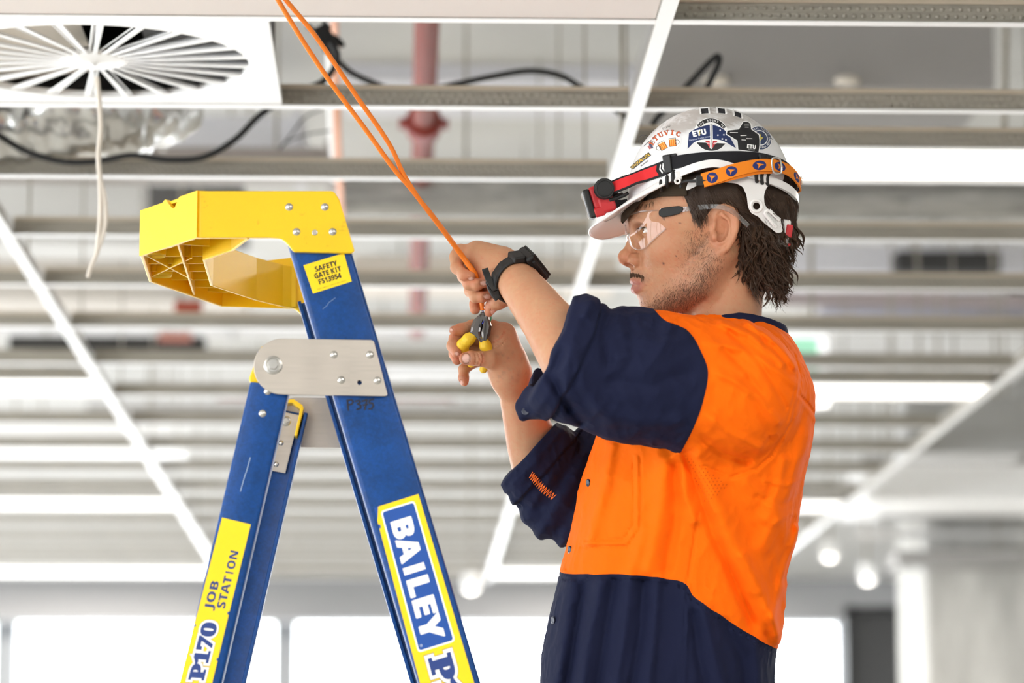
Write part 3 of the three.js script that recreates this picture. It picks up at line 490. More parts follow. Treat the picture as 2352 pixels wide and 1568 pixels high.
  const bolt = (x, y, z, dz, s) => { const p = LP(x, y, z); mesh('pivot_bolt', [new THREE.LatheGeometry([[0.0001, 0.0012], [0.0105, 0.0012], [0.0118, 0.0004], [0.0122, 0]].map((q) => new THREE.Vector2(...q)), 32).rotateX(Math.PI / 2), new THREE.CylinderGeometry(0.0062, 0.0068, 0.005, 6).rotateX(Math.PI / 2).rotateZ(0.4).translate(0, 0, 0.003), new THREE.TorusGeometry(0.0095, 0.0011, 8, 32).translate(0, 0, 0.0012)].map((g) => g.scale(s, s, 1).translate(p.x, p.y, z - base.z + dz)), LM.steel, ladder); };
  bolt(628, 840, ZN, 0.0064, 1); bolt(657, 967, ZN - LW + 0.01, 0, 0.62);

  // ---- printed stickers; corners: top left, top right, bottom right, bottom left of the print
  const decal = (name, corners, tex, z = ZN + 0.0006, more = {}) => {
    const c = corners.map(([x, y]) => LP(x, y, z)), n = 6, pos = [], uv = [], idx = [];
    for (let j = 0; j <= n; j++) for (let i = 0; i <= n; i++) { const u = i / n, v = j / n, p = c[0].clone().multiplyScalar((1 - u) * (1 - v)).addScaledVector(c[1], u * (1 - v)).addScaledVector(c[2], u * v).addScaledVector(c[3], (1 - u) * v); pos.push(p.x, p.y, p.z); uv.push(u, 1 - v); if (i < n && j < n) { const a = j * (n + 1) + i; idx.push(a, a + n + 1, a + 1, a + 1, a + n + 1, a + n + 2); } }
    const g = new THREE.BufferGeometry(); g.setAttribute('position', new THREE.Float32BufferAttribute(pos, 3)); g.setAttribute('uv', new THREE.Float32BufferAttribute(uv, 2)); g.setIndex(idx); g.computeVertexNormals();
    return mesh(name, g, new THREE.MeshPhysicalMaterial({ color: 0xffffff, map: tex, roughness: 0.38, ...more }), ladder);
  };
  const Y = '#f5d000', NAVY = '#1d3a7d', BLUE = '#0d4a9c', INK = '#16161a';
  const text = (g, s, x, y, size, width, fill, stroke = 0, font = 'bold', face = 'sans-serif') => { g.save(); g.font = `${font} ${size}px ${face}`; g.textAlign = 'center'; g.textBaseline = 'middle'; const w = g.measureText(s).width; g.translate(x, y); if (width) g.scale(width / w, 1); g.fillStyle = fill; if (stroke) { g.strokeStyle = fill; g.lineWidth = stroke; g.lineJoin = 'round'; g.strokeText(s, 0, 0); } g.fillText(s, 0, 0); g.restore(); };
  const block = (g, s, x, y, size, width) => { g.save(); g.font = `bold ${size}px serif`; g.textAlign = 'center'; g.textBaseline = 'middle'; const w = g.measureText(s).width; g.translate(x, y); g.scale(width / w, 1); g.lineJoin = 'miter'; for (const [lw, c] of [[size * 0.31, '#3b3d45'], [size * 0.28, '#f3f1ee'], [size * 0.09, NAVY]]) { g.lineWidth = lw; g.strokeStyle = c; g.strokeText(s, 0, 0); } g.fillStyle = NAVY; g.fillText(s, 0, 0); g.restore(); };
  decal('safety_label', [[697, 609], [790, 581], [808, 646], [719, 674]], canvas(388, 272, (g, w, h) => {
    g.fillStyle = Y; g.fillRect(0, 0, w, h);
    text(g, 'SAFETY', w / 2, 68, 64, 214, INK, 3); text(g, 'GATE K', 160, 128, 64, 198, INK, 3); g.fillStyle = INK; g.fillRect(270, 103, 11, 48); text(g, 'T', 306, 128, 64, 34, INK, 3); text(g, 'FS13954', w / 2, 188, 64, 226, INK, 3); text(g, '©2022 Ladder Co. 113954-01 Rev C 06/22 G', w / 2, 246, 15, 290, '#4d4410', 0, 'normal');
  }));
  decal('brand_label', [[961, 1134], [1128, 1700], [1009, 1737], [859, 1166]], canvas(1720, 364, (g, w, h) => {
    g.fillStyle = Y; g.fillRect(0, 0, w, h);
    g.fillStyle = '#f4f1ed'; g.beginPath(); g.roundRect(34, 44, 985, 278, 24); g.fill(); g.fillStyle = BLUE; g.beginPath(); g.roundRect(46, 56, 961, 254, 18); g.fill();
    text(g, 'BA', 262, 190, 218, 300, '#f4f1ed', 14); g.fillStyle = '#f4f1ed'; g.fillRect(448, 106, 50, 166); text(g, 'LEY', 738, 190, 218, 440, '#f4f1ed', 14); g.strokeStyle = '#f4f1ed'; g.lineWidth = 3; g.beginPath(); g.arc(978, 288, 7, 0, 7); g.stroke();
    block(g, 'P170', 1380, 186, 210, 600);
    g.fillStyle = BLUE; g.beginPath(); g.moveTo(0, h); g.lineTo(0, h - 34); g.lineTo(60, h - 12); g.lineTo(90, h); g.fill(); g.fillRect(118, h - 14, 26, 14);
  }));
  decal('model_label', [[378, 1700], [510, 1188], [576, 1204], [455, 1700]], canvas(1500, 200, (g, w, h) => {
    g.fillStyle = Y; g.fillRect(0, 0, w, h);
    text(g, 'JOB', 1029 - 40, 62, 74, 190, '#2a3d77', 2, 'bold'); text(g, 'STAT', 1015, 138, 74, 226, '#2a3d77', 2, 'bold'); g.fillStyle = '#2a3d77'; g.fillRect(1145, 111, 12, 54); text(g, 'ON', 1240, 138, 74, 136, '#2a3d77', 2, 'bold'); block(g, 'P170', 606, 98, 124, 390);
    g.fillStyle = BLUE; for (const [x, y, r] of [[330, 0, 12], [770, 2, 9], [880, h, 12], [560, h, 10]]) { g.beginPath(); g.arc(x, y, r, 0, 7); g.fill(); }
  }));
  decal('marker_note', [[792, 912], [864, 912], [866, 946], [794, 946]], canvas(288, 136, (g) => { g.clearRect(0, 0, 288, 136); g.strokeStyle = '#0b1228'; g.lineWidth = 15; g.lineCap = g.lineJoin = 'round'; const ln = (...p) => { g.beginPath(); g.moveTo(p[0], p[1]); for (let i = 2; i < p.length; i += 2) g.lineTo(p[i], p[i + 1]); g.stroke(); }; ln(22, 28, 26, 118); ln(20, 30, 60, 22, 74, 42, 58, 64, 26, 70); ln(98, 36, 130, 30, 138, 48, 112, 64, 142, 74, 140, 100, 104, 112); ln(158, 36, 204, 24, 188, 66, 176, 112); ln(166, 72, 204, 66); ln(262, 18, 226, 26, 222, 54, 250, 54, 258, 80, 240, 104, 214, 106); }), ZN + 0.0008, { transparent: true });
  decal('scratch', [[737, 690], [772, 680], [775, 704], [740, 714]], canvas(140, 100, (g) => { g.clearRect(0, 0, 140, 100); g.strokeStyle = 'rgba(170,200,235,.8)'; g.lineWidth = 3; g.beginPath(); g.moveTo(6, 84); g.lineTo(50, 62); g.lineTo(66, 40); g.lineTo(132, 12); g.stroke(); }), ZN + 0.0007, { transparent: true });
  decal('scratch', [[552, 1048], [582, 1048], [576, 1132], [548, 1132]], canvas(60, 160, (g) => { g.clearRect(0, 0, 60, 160); g.strokeStyle = 'rgba(180,205,235,.7)'; g.lineWidth = 4; g.beginPath(); g.moveTo(46, 4); g.lineTo(34, 60); g.lineTo(26, 84); g.lineTo(8, 154); g.stroke(); }), ZN + 0.0007, { transparent: true });
}

// ---------------------------------------------------------------- the man: one continuous body
const J = (x, y, w, r) => { const k = 1 - w / FPX; return [IW / 2 + (x - IW / 2) * k, IH / 2 + (y - IH / 2) * k, w, r]; };
const TILT = Math.sin(PITCH) / Math.cos(PITCH);           // how far straight down leans towards the camera in the figure's frame
const FLOORY = 0.76;
const man = thing('person', 'young man in an orange and navy work shirt cutting a cable with both arms raised', 'person', (() => { const p = toWorld(1520, 1700, 0); p.y = FLOORY; return p; })());
const footY = (() => { let y = 3000; for (let i = 0; i < 40; i++) y += (toWorld(1520, y, (y - 1700) * TILT).y - FLOORY) / S * 0.9; return y; })();

function earSD(x, y, w) {
  const dx = x - 1655, dy = y - 535, bx = dx * 0.9945 + dy * 0.10, tilt = 0.22 * dx;      // the shell opens a little outwards to the back
  const q = w - tilt;
  let d = ell(x, y, q, [1654, 528, 122], [30, 48, 15, 8]);
  d = smax(d, -ell(x, y, q, [1652, 524, 144], [24, 38, 22, 8]), 5);
  d = smin(d, chain(x, y, q, [[1634, 527, 128, 4], [1633, 505, 129, 6], [1640, 489, 130, 7], [1656, 481, 131, 7.5], [1672, 487, 131, 7.5], [1681, 506, 131, 7.5], [1681, 530, 130, 7], [1673, 555, 129, 7], [1660, 574, 128, 8], [1640, 586, 124, 8.5], [1630, 590, 118, 6]]), 5);
  d = smin(d, chain(x, y, q, [[1650, 498, 130, 4], [1664, 510, 131, 5], [1666, 534, 130, 5], [1657, 558, 129, 4.5], [1645, 564, 127, 5]]), 5);
  d = smax(d, -ell(x, y, q, [1646, 546, 134], [10, 13, 36, 0]), 4);
  d = smax(d, -chain(x, y, q, [[1640, 500, 137, 3], [1654, 490, 139, 4.5], [1668, 496, 139, 5], [1674, 516, 139, 4.5], [1672, 542, 138, 3.5]]), 3);
  d = smax(d, -ell(x, y, q, [1651, 532, 136], [13.5, 24, 34, 8]), 5);
  d = smin(d, ell(x, y, q, [1633, 546, 129], [7.5, 12, 8]), 4);
  return d;
}
function headSD(x, y, w) {
  const aw = Math.abs(w);
  let d = ell(x, y, w, [1636, 452, 0], [188, 186, 132]);
  d = smin(d, ell(x, y, w, [1547, 510, 0], [99, 74, 97]), 34);
  d = smin(d, ell(x, y, w, [1564, 594, 0], [99, 112, 94]), 24);
  d = smin(d, ell(x, y, aw, [1536, 570, 60], [54, 42, 38]), 26);
  d = smin(d, ell(x, y, w, [1580, 645, 0], [88, 72, 84]), 34);
  d = smin(d, chain(x, y, aw, [[1512, 693, 20, 33], [1600, 652, 80, 36], [1644, 585, 100, 30]]), 22);
  d = smin(d, ell(x, y, w, [1505, 698, 0], [34, 35, 42]), 18);
  d = smin(d, ell(x, y, w, [1494, 650, 0], [40, 44, 48]), 18);
  d = smin(d, ell(x, y, w, [1472, 624, 0], [24, 20, 28]), 12);
  // nose
  d = smin(d, cap(x, y, w, [1470, 520, 0], [1441, 590, 0], 12, 16), 15);
  d = smin(d, ell(x, y, w, [1439, 591, 0], [20.5, 18, 19]), 8);
  d = smin(d, ell(x, y, aw, [1460, 599, 21], [19, 17, 15]), 6);
  d = smin(d, cap(x, y, w, [1442, 601, 0], [1464, 615, 0], 10, 8), 7);
  d = smax(d, -ell(x, y, aw, [1446, 612.5, 13], [14, 7, 10, 22]), 2.5);
  d = smax(d, -ell(x, y, aw, [1444, 609.5, 27], [12, 5, 12, 20]), 2.5);
  // eyes and brows
  d = smax(d, -ell(x, y, aw, [1470, 530, 46], [24, 17, 24]), 16);
  d = smin(d, smax(sphere(x, y, aw, [1493, 529, 44], 22), Math.min(7 - Math.abs(y - 529 + (x - 1478) * 0.12), 0 + 40) - Math.max(0, x - 1497) * 0.8, 2), 4);
  d = smin(d, chain(x, y, aw, [[1463, 505, 12, 10], [1472, 497, 42, 12], [1502, 503, 78, 12]]), 16);
  // lips
  const LC = 44;
  const lip = smin(chain(x, y, aw, [[1455, 645, 0, 9], [1459, 645, 18, 9], [1470, 648, 34, 7.5], [1483, 652, LC, 3]]), chain(x, y, aw, [[1459, 664.5, 0, 10.5], [1463, 664.5, 18, 10], [1473, 661, 33, 7.5], [1483, 654, LC, 3]]), 2.2);
  d = smin(d, lip, 5);
  d = smax(d, -chain(x, y, aw, [[1449, 654.5, 0, 1.6], [1464, 654.5, 24, 1.8], [1476, 654, 38, 2], [1485, 652.5, 47, 1.6]]), 2);
  return d;
}
function neckSD(x, y, w) {
  let d = cap(x, y * 0.98 + 14, w, [1676, 590, 0], [1660, 800, 0], 82, 84);
  d = smin(d, cap(x, y, Math.abs(w), [1668, 590, 84], [1600, 760, 45], 17, 14), 14);
  return d;
}
const ARM_NEAR = [J(1325, 845, 330, 72), J(1262, 742, 215, 61), J(1196, 655, 85, 49), J(1168, 628, 30, 45)];
const ARM_FAR = [J(1250, 1120, -146, 65), J(1222, 1015, -120, 60), J(1188, 900, -60, 43), J(1168, 855, -30, 42)];
// fingers: runs of joints, each with its radius; the first one lies inside the palm
const LEFT = {
  palm: [[J(1168, 628, 25, 46), J(1100, 592, 2, 33)], [J(1165, 640, 22, 44), J(1108, 628, -8, 30)], [J(1166, 662, 18, 40), J(1128, 668, -6, 24)], [J(1150, 600, 18, 34), J(1095, 580, 0, 25)]],
  fingers: [[J(1095, 585, -4, 21), J(1058, 580, -8, 19), J(1050, 590, 2, 17), J(1049, 614, 26, 14), J(1066, 631, 40, 13), J(1080, 634, 44, 11.5)],
    [J(1105, 618, -16, 18), J(1073, 622, -16, 16), J(1066, 634, 6, 15), J(1078, 652, 32, 14), J(1096, 653, 42, 13), J(1110, 650, 43, 11)],
    [J(1112, 645, -20, 17), J(1086, 654, -16, 15), J(1081, 668, 8, 14), J(1092, 682, 30, 13), J(1108, 682, 38, 12), J(1118, 679, 38, 10.5)],
    [J(1120, 660, -20, 16), J(1100, 680, -16, 14), J(1092, 697, -6, 13), J(1091, 710, 4, 12)],
    [J(1158, 672, 22, 30), J(1144, 690, 24, 21), J(1130, 702, 20, 14), J(1123, 717, 14, 11)]],
  nails: [[J(1112, 650, 54), 9, 6, 1.0], [J(1120, 681, 48), 9, 6, 1.0], [J(1133, 716, 18), 6, 8, 1], [J(1082, 640, 55), 6, 4, 1]],
};
const RIGHT = {
  palm: [[J(1172, 868, -34, 42), J(1150, 790, -30, 38)], [J(1176, 850, -34, 40), J(1158, 765, -36, 24)], [J(1168, 850, -28, 40), J(1142, 822, -8, 27)], [J(1165, 830, -42, 36), J(1120, 800, -46, 22)]],
  fingers: [[J(1160, 766, -40, 23), J(1128, 751, -42, 17), J(1086, 749, -30, 15), J(1056, 757, -14, 13.5), J(1043, 759, -6, 11.5)],
    [J(1130, 785, -50, 18), J(1072, 770, -44, 15), J(1046, 778, -26, 14.5), J(1040, 794, -8, 13.5), J(1049, 811, 6, 11.5)],
    [J(1125, 805, -54, 17), J(1068, 800, -46, 14), J(1045, 812, -30, 13.5), J(1050, 826, -14, 12)],
    [J(1125, 822, -56, 16), J(1085, 832, -52, 13), J(1066, 848, -40, 12.5), J(1065, 868, -30, 11.5), J(1066, 877, -28, 10)],
    [J(1152, 832, -6, 28), J(1128, 826, 12, 21), J(1104, 824, 22, 16.5), J(1082, 822, 24, 16), J(1069, 823, 22, 14.5)]],
  nails: [[J(1071, 823, 39), 10, 12, 1], [J(1050, 812, 17), 5, 5, 1], [J(1037, 757, 3), 4, 4, 1], [J(1060, 880, -20), 4, 7, 1]],
};
function handSD(x, y, w, H, arm) {
  let d = chain(x, y, w, arm);
  if (Math.abs(x - 1110) > 150 && d > 60) return d;
  for (const [a, b] of H.palm) d = smin(d, cap(x, y, w, a, b, a[3], b[3]), 20);
  let f = 1e9;
  for (const F of H.fingers) f = smin(f, chain(x, y, w, F, 6), 3.2);
  d = smin(d, f, 9);
  for (const [c, rx, ry] of H.nails) { const dx = (x - c[0]) / rx, dy = (y - c[1]) / ry, q = Math.hypot(dx, dy), k = Math.abs(w - c[2]); if (q < 1.5 && k < 16) d += 1.3 * Math.exp(-((q - 1.05) ** 2) / 0.03); }
  return d + 0.5 * noise(x * 0.09, y * 0.09, w * 0.09) + (y > 740 && y < 860 ? 1.1 * Math.exp(-(Math.min(toLine(x, y, [[1128, 788], [1146, 780], [1160, 762]]), toLine(x, y, [[1135, 800], [1152, 792], [1168, 776]]), toLine(x, y, [[1099, 812], [1103, 824], [1098, 838]]), toLine(x, y, [[1107, 810], [1111, 824], [1106, 838]]), toLine(x, y, [[1092, 813], [1095, 824], [1091, 836]])) ** 2) / 2.5) : 0);
}
// trunk and legs under the clothes
const TORSO = table([[690, 1640, 1730, 60], [735, 1562, 1772, 120], [775, 1505, 1812, 215], [850, 1440, 1851, 282], [906, 1408, 1866, 292], [1000, 1374, 1862, 287], [1100, 1340, 1844, 276], [1232, 1308, 1825, 266], [1338, 1279, 1803, 262], [1433, 1257, 1797, 262], [1486, 1248, 1783, 264], [1568, 1240, 1776, 264], [1760, 1236, 1768, 262]]);
function trunk(x, y, w, off) {
  const t = TORSO(y), c = (t[1] + t[2]) / 2, a = (t[2] - t[1]) / 2 - off, h = t[3] - off, p = 2.35;
  const n = Math.pow(Math.pow(Math.abs(x - c) / a, p) + Math.pow(Math.abs(w) / h, p), 1 / p);
  return (n - 1) * Math.min(a, h) * 0.92;
}
const LEG = (s) => { const sh = (y) => (y - 1700) * TILT; return [[1500, 1740, 105 * s + sh(1740), 150], [1470, 2350, 120 * s + sh(2350), 105], [1540, footY - 150, 130 * s + sh(footY - 150), 75]]; };
const legsSD = (x, y, w, k) => Math.min(...[1, -1].map((s) => chain(x, y, w, LEG(s).map((p) => [p[0], p[1], p[2], p[3] + k]), 40)));
{
  const skin = (x, y, w, nx, ny, nw) => {
    // linear base tones: warm tan with redder ears, nose, lips and knuckles; dark pigment where the beard grows
    let r = 0.53, g = 0.268, b = 0.150; const n = fbm(x * 0.03, y * 0.03, w * 0.03, 3), m = fbm(x * 0.2, y * 0.2, w * 0.2, 2);
    const red = (k) => { r *= 1 + 0.02 * k; g *= 1 - 0.26 * k; b *= 1 - 0.28 * k; };
    red(0.4 * n + 0.45 * m); { const fr = noise(x * 0.33, y * 0.33, w * 0.33); if (fr > 0.62) red(0.5); }
    if (y < 745 && x > 1400) {
      const aw = Math.abs(w);
      red(0.55 * (1 - smooth(8, 34, Math.hypot(x - 1436, y - 594)))); red(0.22 * (1 - smooth(10, 60, Math.hypot(x - 1525, (y - 585) * 1.2)))); if (aw > 112) red(0.45 * (1 - smooth(30, 70, Math.hypot(x - 1660, y - 535))));
      const lip = Math.min(chain(x, y, aw, [[1455, 646, 0, 7.5], [1459, 646, 18, 7.5], [1470, 649, 34, 6.5], [1482, 652, 43, 2.5]]), chain(x, y, aw, [[1458, 664, 0, 9.5], [1463, 664, 18, 9], [1473, 660, 33, 6.5], [1482, 654, 43, 2.5]])), L = 1 - smooth(0, 4.5, lip);
      r = mix(r, 0.38, L * 0.9); g = mix(g, 0.125, L * 0.9); b = mix(b, 0.105, L * 0.9);
      const jaw = toLine(x, y, [[1604, 545], [1610, 600], [1594, 660], [1548, 698], [1500, 724]]), S1 = (1 - smooth(8, 70, jaw)) * smooth(535, 580, y), S2 = 1 - smooth(3, 15, toLine(x, y, [[1452, 628], [1466, 630], [1482, 641]])), S3 = (1 - smooth(6, 30, toLine(x, y, [[1480, 690], [1500, 712]])));
      const st = Math.max(S1, S3 * 0.9, S2) * (0.62 + 0.5 * noise(x * 0.35, y * 0.35, w * 0.35));
      const k = clamp(st * 0.42, 0, 0.6); r = mix(r, 0.20, k); g = mix(g, 0.135, k); b = mix(b, 0.11, k);
      for (const [mx, my, mr] of [[1520, 607, 2.6], [1556, 517, 1.8], [1618, 548, 2], [1548, 590, 1.4], [1574, 470, 1.3], [1590, 700, 1.8]]) { const k2 = 1 - smooth(mr * 0.6, mr * 1.5, Math.hypot(x - mx, y - my)); r = mix(r, 0.16, k2); g = mix(g, 0.08, k2); b = mix(b, 0.06, k2); }
    } else if (x < 1235) {
      for (const H of [LEFT, RIGHT]) {
        for (const F of H.fingers) { const e = F[F.length - 1]; red(0.8 * (1 - smooth(10, 34, Math.hypot(x - e[0], y - e[1], w - e[2])))); for (let i = 1; i < F.length - 1; i++) red(0.22 * (1 - smooth(8, 20, Math.hypot(x - F[i][0], y - F[i][1], w - F[i][2])))); }
        for (const [c, rx, ry] of H.nails) { const q = Math.hypot((x - c[0]) / rx, (y - c[1]) / ry); if (Math.abs(w - c[2]) < 14) { const k = 1 - smooth(0.8, 1.0, q); r = mix(r, 0.72, k); g = mix(g, 0.43, k); b = mix(b, 0.35, k); const e = Math.exp(-((q - 1.02) ** 2) / 0.02) * (H === RIGHT ? 0.55 : 0.2); r = mix(r, 0.12, e); g = mix(g, 0.07, e); b = mix(b, 0.05, e); } }
      }
      if (y > 735 && y < 900 && x < 1212 && w < 60) { const k = clamp(0.35 * smooth(0.05, 0.5, fbm(x * 0.09, y * 0.09, w * 0.09, 4)), 0, 0.35) * smooth(890, 860, y); r = mix(r, 0.2, k); g = mix(g, 0.11, k); b = mix(b, 0.08, k); }
      const cr = Math.min(toLine(x, y, [[1131, 786], [1148, 778], [1160, 762]]), toLine(x, y, [[1100, 815], [1104, 828], [1098, 838]]), toLine(x, y, [[1108, 812], [1111, 826], [1106, 838]])); if (y > 740) red(0.9 * (1 - smooth(0.8, 3, cr)));
    }
    return [r, g, b];
  };
  const full = (x, y, w) => {
    let d = smin(smin(headSD(x, y, w), neckSD(x, y, w), 24), earSD(x, y, Math.abs(w)), 5) + 0.22 * noise(x * 0.4, y * 0.4, w * 0.4) + 0.35 * noise(x * 0.12, y * 0.12, w * 0.12);
    return d;
  };
  const head = skinOf(full, [1404, 400, -156], [1850, 800, 172], 3.1, { eps: 0.9 });
  const hL = skinOf((x, y, w) => handSD(x, y, w, LEFT, ARM_NEAR), [1020, 540, -60], [1420, 930, 410], 3.1, { eps: 1 });
  const hR = skinOf((x, y, w) => handSD(x, y, w, RIGHT, ARM_FAR), [1016, 725, -225], [1325, 1195, 50], 3.1, { eps: 1 });
  const upNear = [J(1660, 890, 215, 85), J(1325, 845, 330, 70)], upFar = [J(1600, 910, -225, 75), J(1420, 1080, -222, 62), J(1300, 1135, -172, 60), J(1250, 1118, -150, 60)];
  const core = (x, y, w) => { let d = smin(trunk(x, y, w, 34), neckSD(x, y, w), 30); d = smin(d, chain(x, y, w, upNear), 30); d = smin(d, chain(x, y, w, upFar), 30); d = smax(d, y - 1765, 10); return smin(d, legsSD(x, y, w, -18), 30); };
  const trunkG = skinOf(core, [1180, 745, -330], [1900, footY + 10, 640], 16, { eps: 4, slack: 2.4 });
  const all = mergeGeometries([head, hL, hR, trunkG]);
  paint(all, skin);
  const skinMat = new THREE.MeshPhysicalMaterial({ vertexColors: true, roughness: 0.48, specularIntensity: 0.6, sheen: 0.1, sheenColor: hex('#ffb090'), sheenRoughness: 0.5 });
  mesh('body', placed(all, man), skinMat, man);
  // eyeballs
  for (const s of [1, -1]) {
    const g = new THREE.SphereGeometry(19.5, 40, 28).rotateZ(Math.PI / 2).translate(1493, 529, 44 * s), P = g.attributes.position;
    const look = V(-0.98, 0.12, 0.08).normalize();
    paint(g, (x, y, w) => { const q = V(x - 1493, y - 529, w - 44 * s).normalize().dot(look), a = Math.acos(clamp(q, -1, 1)); return a < 0.22 ? [0.01, 0.01, 0.01] : a < 0.5 ? [0.10, 0.075, 0.045] : [0.72, 0.68, 0.65]; });
    mesh('eye', placed(g, man), new THREE.MeshPhysicalMaterial({ vertexColors: true, roughness: 0.12, clearcoat: 1 }), man);
  }
}

// ---------------------------------------------------------------- clothes
const cloth = (color, rough = 0.85) => new THREE.MeshPhysicalMaterial({ color: hex(color), roughness: rough, specularIntensity: 0.35, sheen: 0.06, sheenColor: hex(color), sheenRoughness: 0.6 });
const MC = { orange: cloth('#f96a00'), navy: cloth('#171c36'), navyDark: cloth('#171c36'), orangeThread: cloth('#f0803a'), button: std('#20253a', 0.35), trousers: cloth('#1c2135') };
const SHOULDER = J(1672, 900, 225, 161), MIDARM = J(1455, 862, 300, 144), ELBOW = J(1322, 830, 335, 136);
const ARMEDGE = table([[690, 1470], [738, 1507], [758, 1554], [812, 1587], [853, 1599], [918, 1587], [971, 1569], [1022, 1547], [1060, 1535]]);   // navy sleeve meets orange shoulder
const HEM = (() => { const t = table([[1200, 1312], [1285, 1311], [1370, 1303], [1459, 1303], [1530, 1312], [1563, 1323], [1578, 1348], [1640, 1392], [1696, 1430], [1782, 1484], [1840, 1515]]); return (x) => t(x)[1]; })();
// folds drawn as strokes on the near side: polyline, height, width (negative height: groove)
const FOLDS = [
  [[[1553, 1026], [1575, 1075], [1598, 1140], [1625, 1215], [1668, 1310], [1712, 1410]], -6, 13], [[[1590, 1040], [1625, 1130], [1660, 1215], [1705, 1310], [1745, 1400]], 8, 26],
  [[[1550, 1040], [1560, 1120], [1580, 1180]], 6, 17], [[[1590, 1165], [1580, 1230], [1566, 1320], [1558, 1420], [1556, 1568]], -3, 4], [[[1515, 1050], [1505, 1160], [1480, 1290]], 7, 24], [[[1470, 1200], [1440, 1300]], 4, 16],
  [[[1400, 1020], [1385, 1100], [1352, 1230]], 5, 18], [[[1365, 1010], [1335, 1120], [1312, 1230], [1300, 1300]], -3, 4], [[[1540, 1060], [1540, 1180], [1520, 1290]], -6, 16],
  // raised shoulder
  [[[1600, 790], [1680, 800], [1760, 850], [1800, 880]], 7, 13], [[[1590, 840], [1660, 870], [1720, 910], [1760, 960]], 8, 12], [[[1640, 745], [1700, 770], [1770, 835]], 8, 11], [[[1700, 745], [1760, 790], [1800, 840]], 8, 10], [[[1720, 740], [1735, 800], [1755, 830]], -5, 7],
  [[[1580, 930], [1650, 985], [1720, 1020]], 7, 13], [[[1570, 980], [1640, 1030], [1700, 1050]], -5, 12], [[[1690, 870], [1720, 930], [1745, 1000]], -4, 12], [[[1640, 800], [1690, 850], [1740, 930]], -6, 7], [[[1655, 765], [1720, 830], [1780, 930]], -6, 7],
  // armhole and yoke seams
  [[[1815, 815], [1822, 860], [1812, 905], [1795, 960], [1779, 990], [1755, 1035], [1720, 1066], [1661, 1085], [1600, 1060]], -2.4, 4], [[[1803, 960], [1787, 995], [1763, 1040], [1726, 1073], [1665, 1093]], 1.6, 7], [[[1818, 905], [1842, 925], [1870, 955]], -3.5, 4], [[[1812, 910], [1838, 935], [1866, 965]], 2, 6], [[[1795, 800], [1808, 850], [1798, 905], [1783, 960]], -1.6, 3],
  // back
  [[[1830, 1000], [1800, 1100], [1735, 1240]], 6, 22], [[[1845, 1060], [1815, 1180], [1790, 1320]], -5, 16], [[[1780, 1050], [1770, 1110], [1740, 1180]], 5, 16], [[[1700, 1100], [1760, 1150], [1800, 1240]], 5, 20], [[[1660, 1110], [1700, 1190], [1760, 1290], [1790, 1400]], -2.5, 16], [[[1820, 1210], [1790, 1300], [1760, 1400], [1775, 1460]], 6, 14], [[[1690, 1260], [1740, 1350], [1770, 1440]], 6, 15], [[[1840, 1090], [1790, 1105], [1740, 1095]], 3, 7], [[[1835, 1130], [1780, 1150], [1720, 1130]], -3, 8], [[[1830, 1180], [1800, 1170], [1760, 1190]], 3, 8], [[[1640, 1240], [1690, 1340], [1720, 1420]], -2.5, 16],
  // lower panel gathers
  [[[1310, 1330], [1295, 1430], [1270, 1568]], 5, 17], [[[1375, 1318], [1352, 1430], [1330, 1568]], 6, 18], [[[1440, 1312], [1430, 1400], [1405, 1568]], 6, 16], [[[1405, 1320], [1385, 1440], [1365, 1568]], -5, 13], [[[1500, 1315], [1492, 1420], [1478, 1568]], 6, 15], [[[1470, 1320], [1460, 1440], [1440, 1568]], -5, 12], [[[1340, 1330], [1320, 1440], [1300, 1568]], -5, 13], [[[1600, 1370], [1620, 1460], [1650, 1568]], 6, 18], [[[1580, 1390], [1590, 1480], [1610, 1568]], -5, 12], [[[1650, 1410], [1690, 1490], [1700, 1568]], -5, 16], [[[1720, 1460], [1730, 1568]], 5, 18], [[[1564, 1325], [1560, 1440], [1556, 1568]], 4, 8],
  // breast pocket
  [[[1454, 1042], [1456, 1120], [1454, 1196], [1430, 1233], [1334, 1238]], 1.6, 5], [[[1462, 1042], [1463, 1120], [1461, 1200], [1434, 1240], [1332, 1246]], -1.8, 3], [[[1446, 1042], [1447, 1120], [1446, 1192], [1425, 1225], [1340, 1230]], -1.2, 2.5],
].map(([p, h0, s0]) => [p, s0 > 8 ? h0 * 1.5 : h0, s0 > 8 ? s0 * 0.82 : s0]).map(([p, h, s]) => ({ p, h, s, x0: Math.min(...p.map((q) => q[0])) - 3 * s, x1: Math.max(...p.map((q) => q[0])) + 3 * s, y0: Math.min(...p.map((q) => q[1])) - 3 * s, y1: Math.max(...p.map((q) => q[1])) + 3 * s }));
function crumple(x, y, w) {                              // broad soft creases and fine ones
  const a = noise(x * 0.011 + 3, y * 0.008, w * 0.011), b = 1 - Math.abs(noise(x * 0.02 + y * 0.006 + a, y * 0.011 - x * 0.006, w * 0.018)) * 2, c = 1 - Math.abs(noise(x * 0.045 - y * 0.012, y * 0.03 + x * 0.02, w * 0.04 + 9)) * 2;
  const e = 1 - Math.abs(noise(x * 0.03 + y * 0.022, y * 0.014 - x * 0.02 + 5, w * 0.03)) * 2.4;
  return 4.5 * a + 2.2 * b + 0.9 * c + 1.0 * e + 0.3 * noise(x * 0.12, y * 0.12, w * 0.12);
}
const foldsAt = (x, y, w) => { const k = smooth(20, 120, w); if (!k) return 0; let s = 0; for (const f of FOLDS) if (x > f.x0 && x < f.x1 && y > f.y0 && y < f.y1) { const d = toLine(x, y, f.p); s += f.h * Math.exp(-(d * d) / (f.s * f.s)); } return s * k; };
const nearArm = (x, y, w) => chain(x, y, w, [SHOULDER, MIDARM, ELBOW], 30);
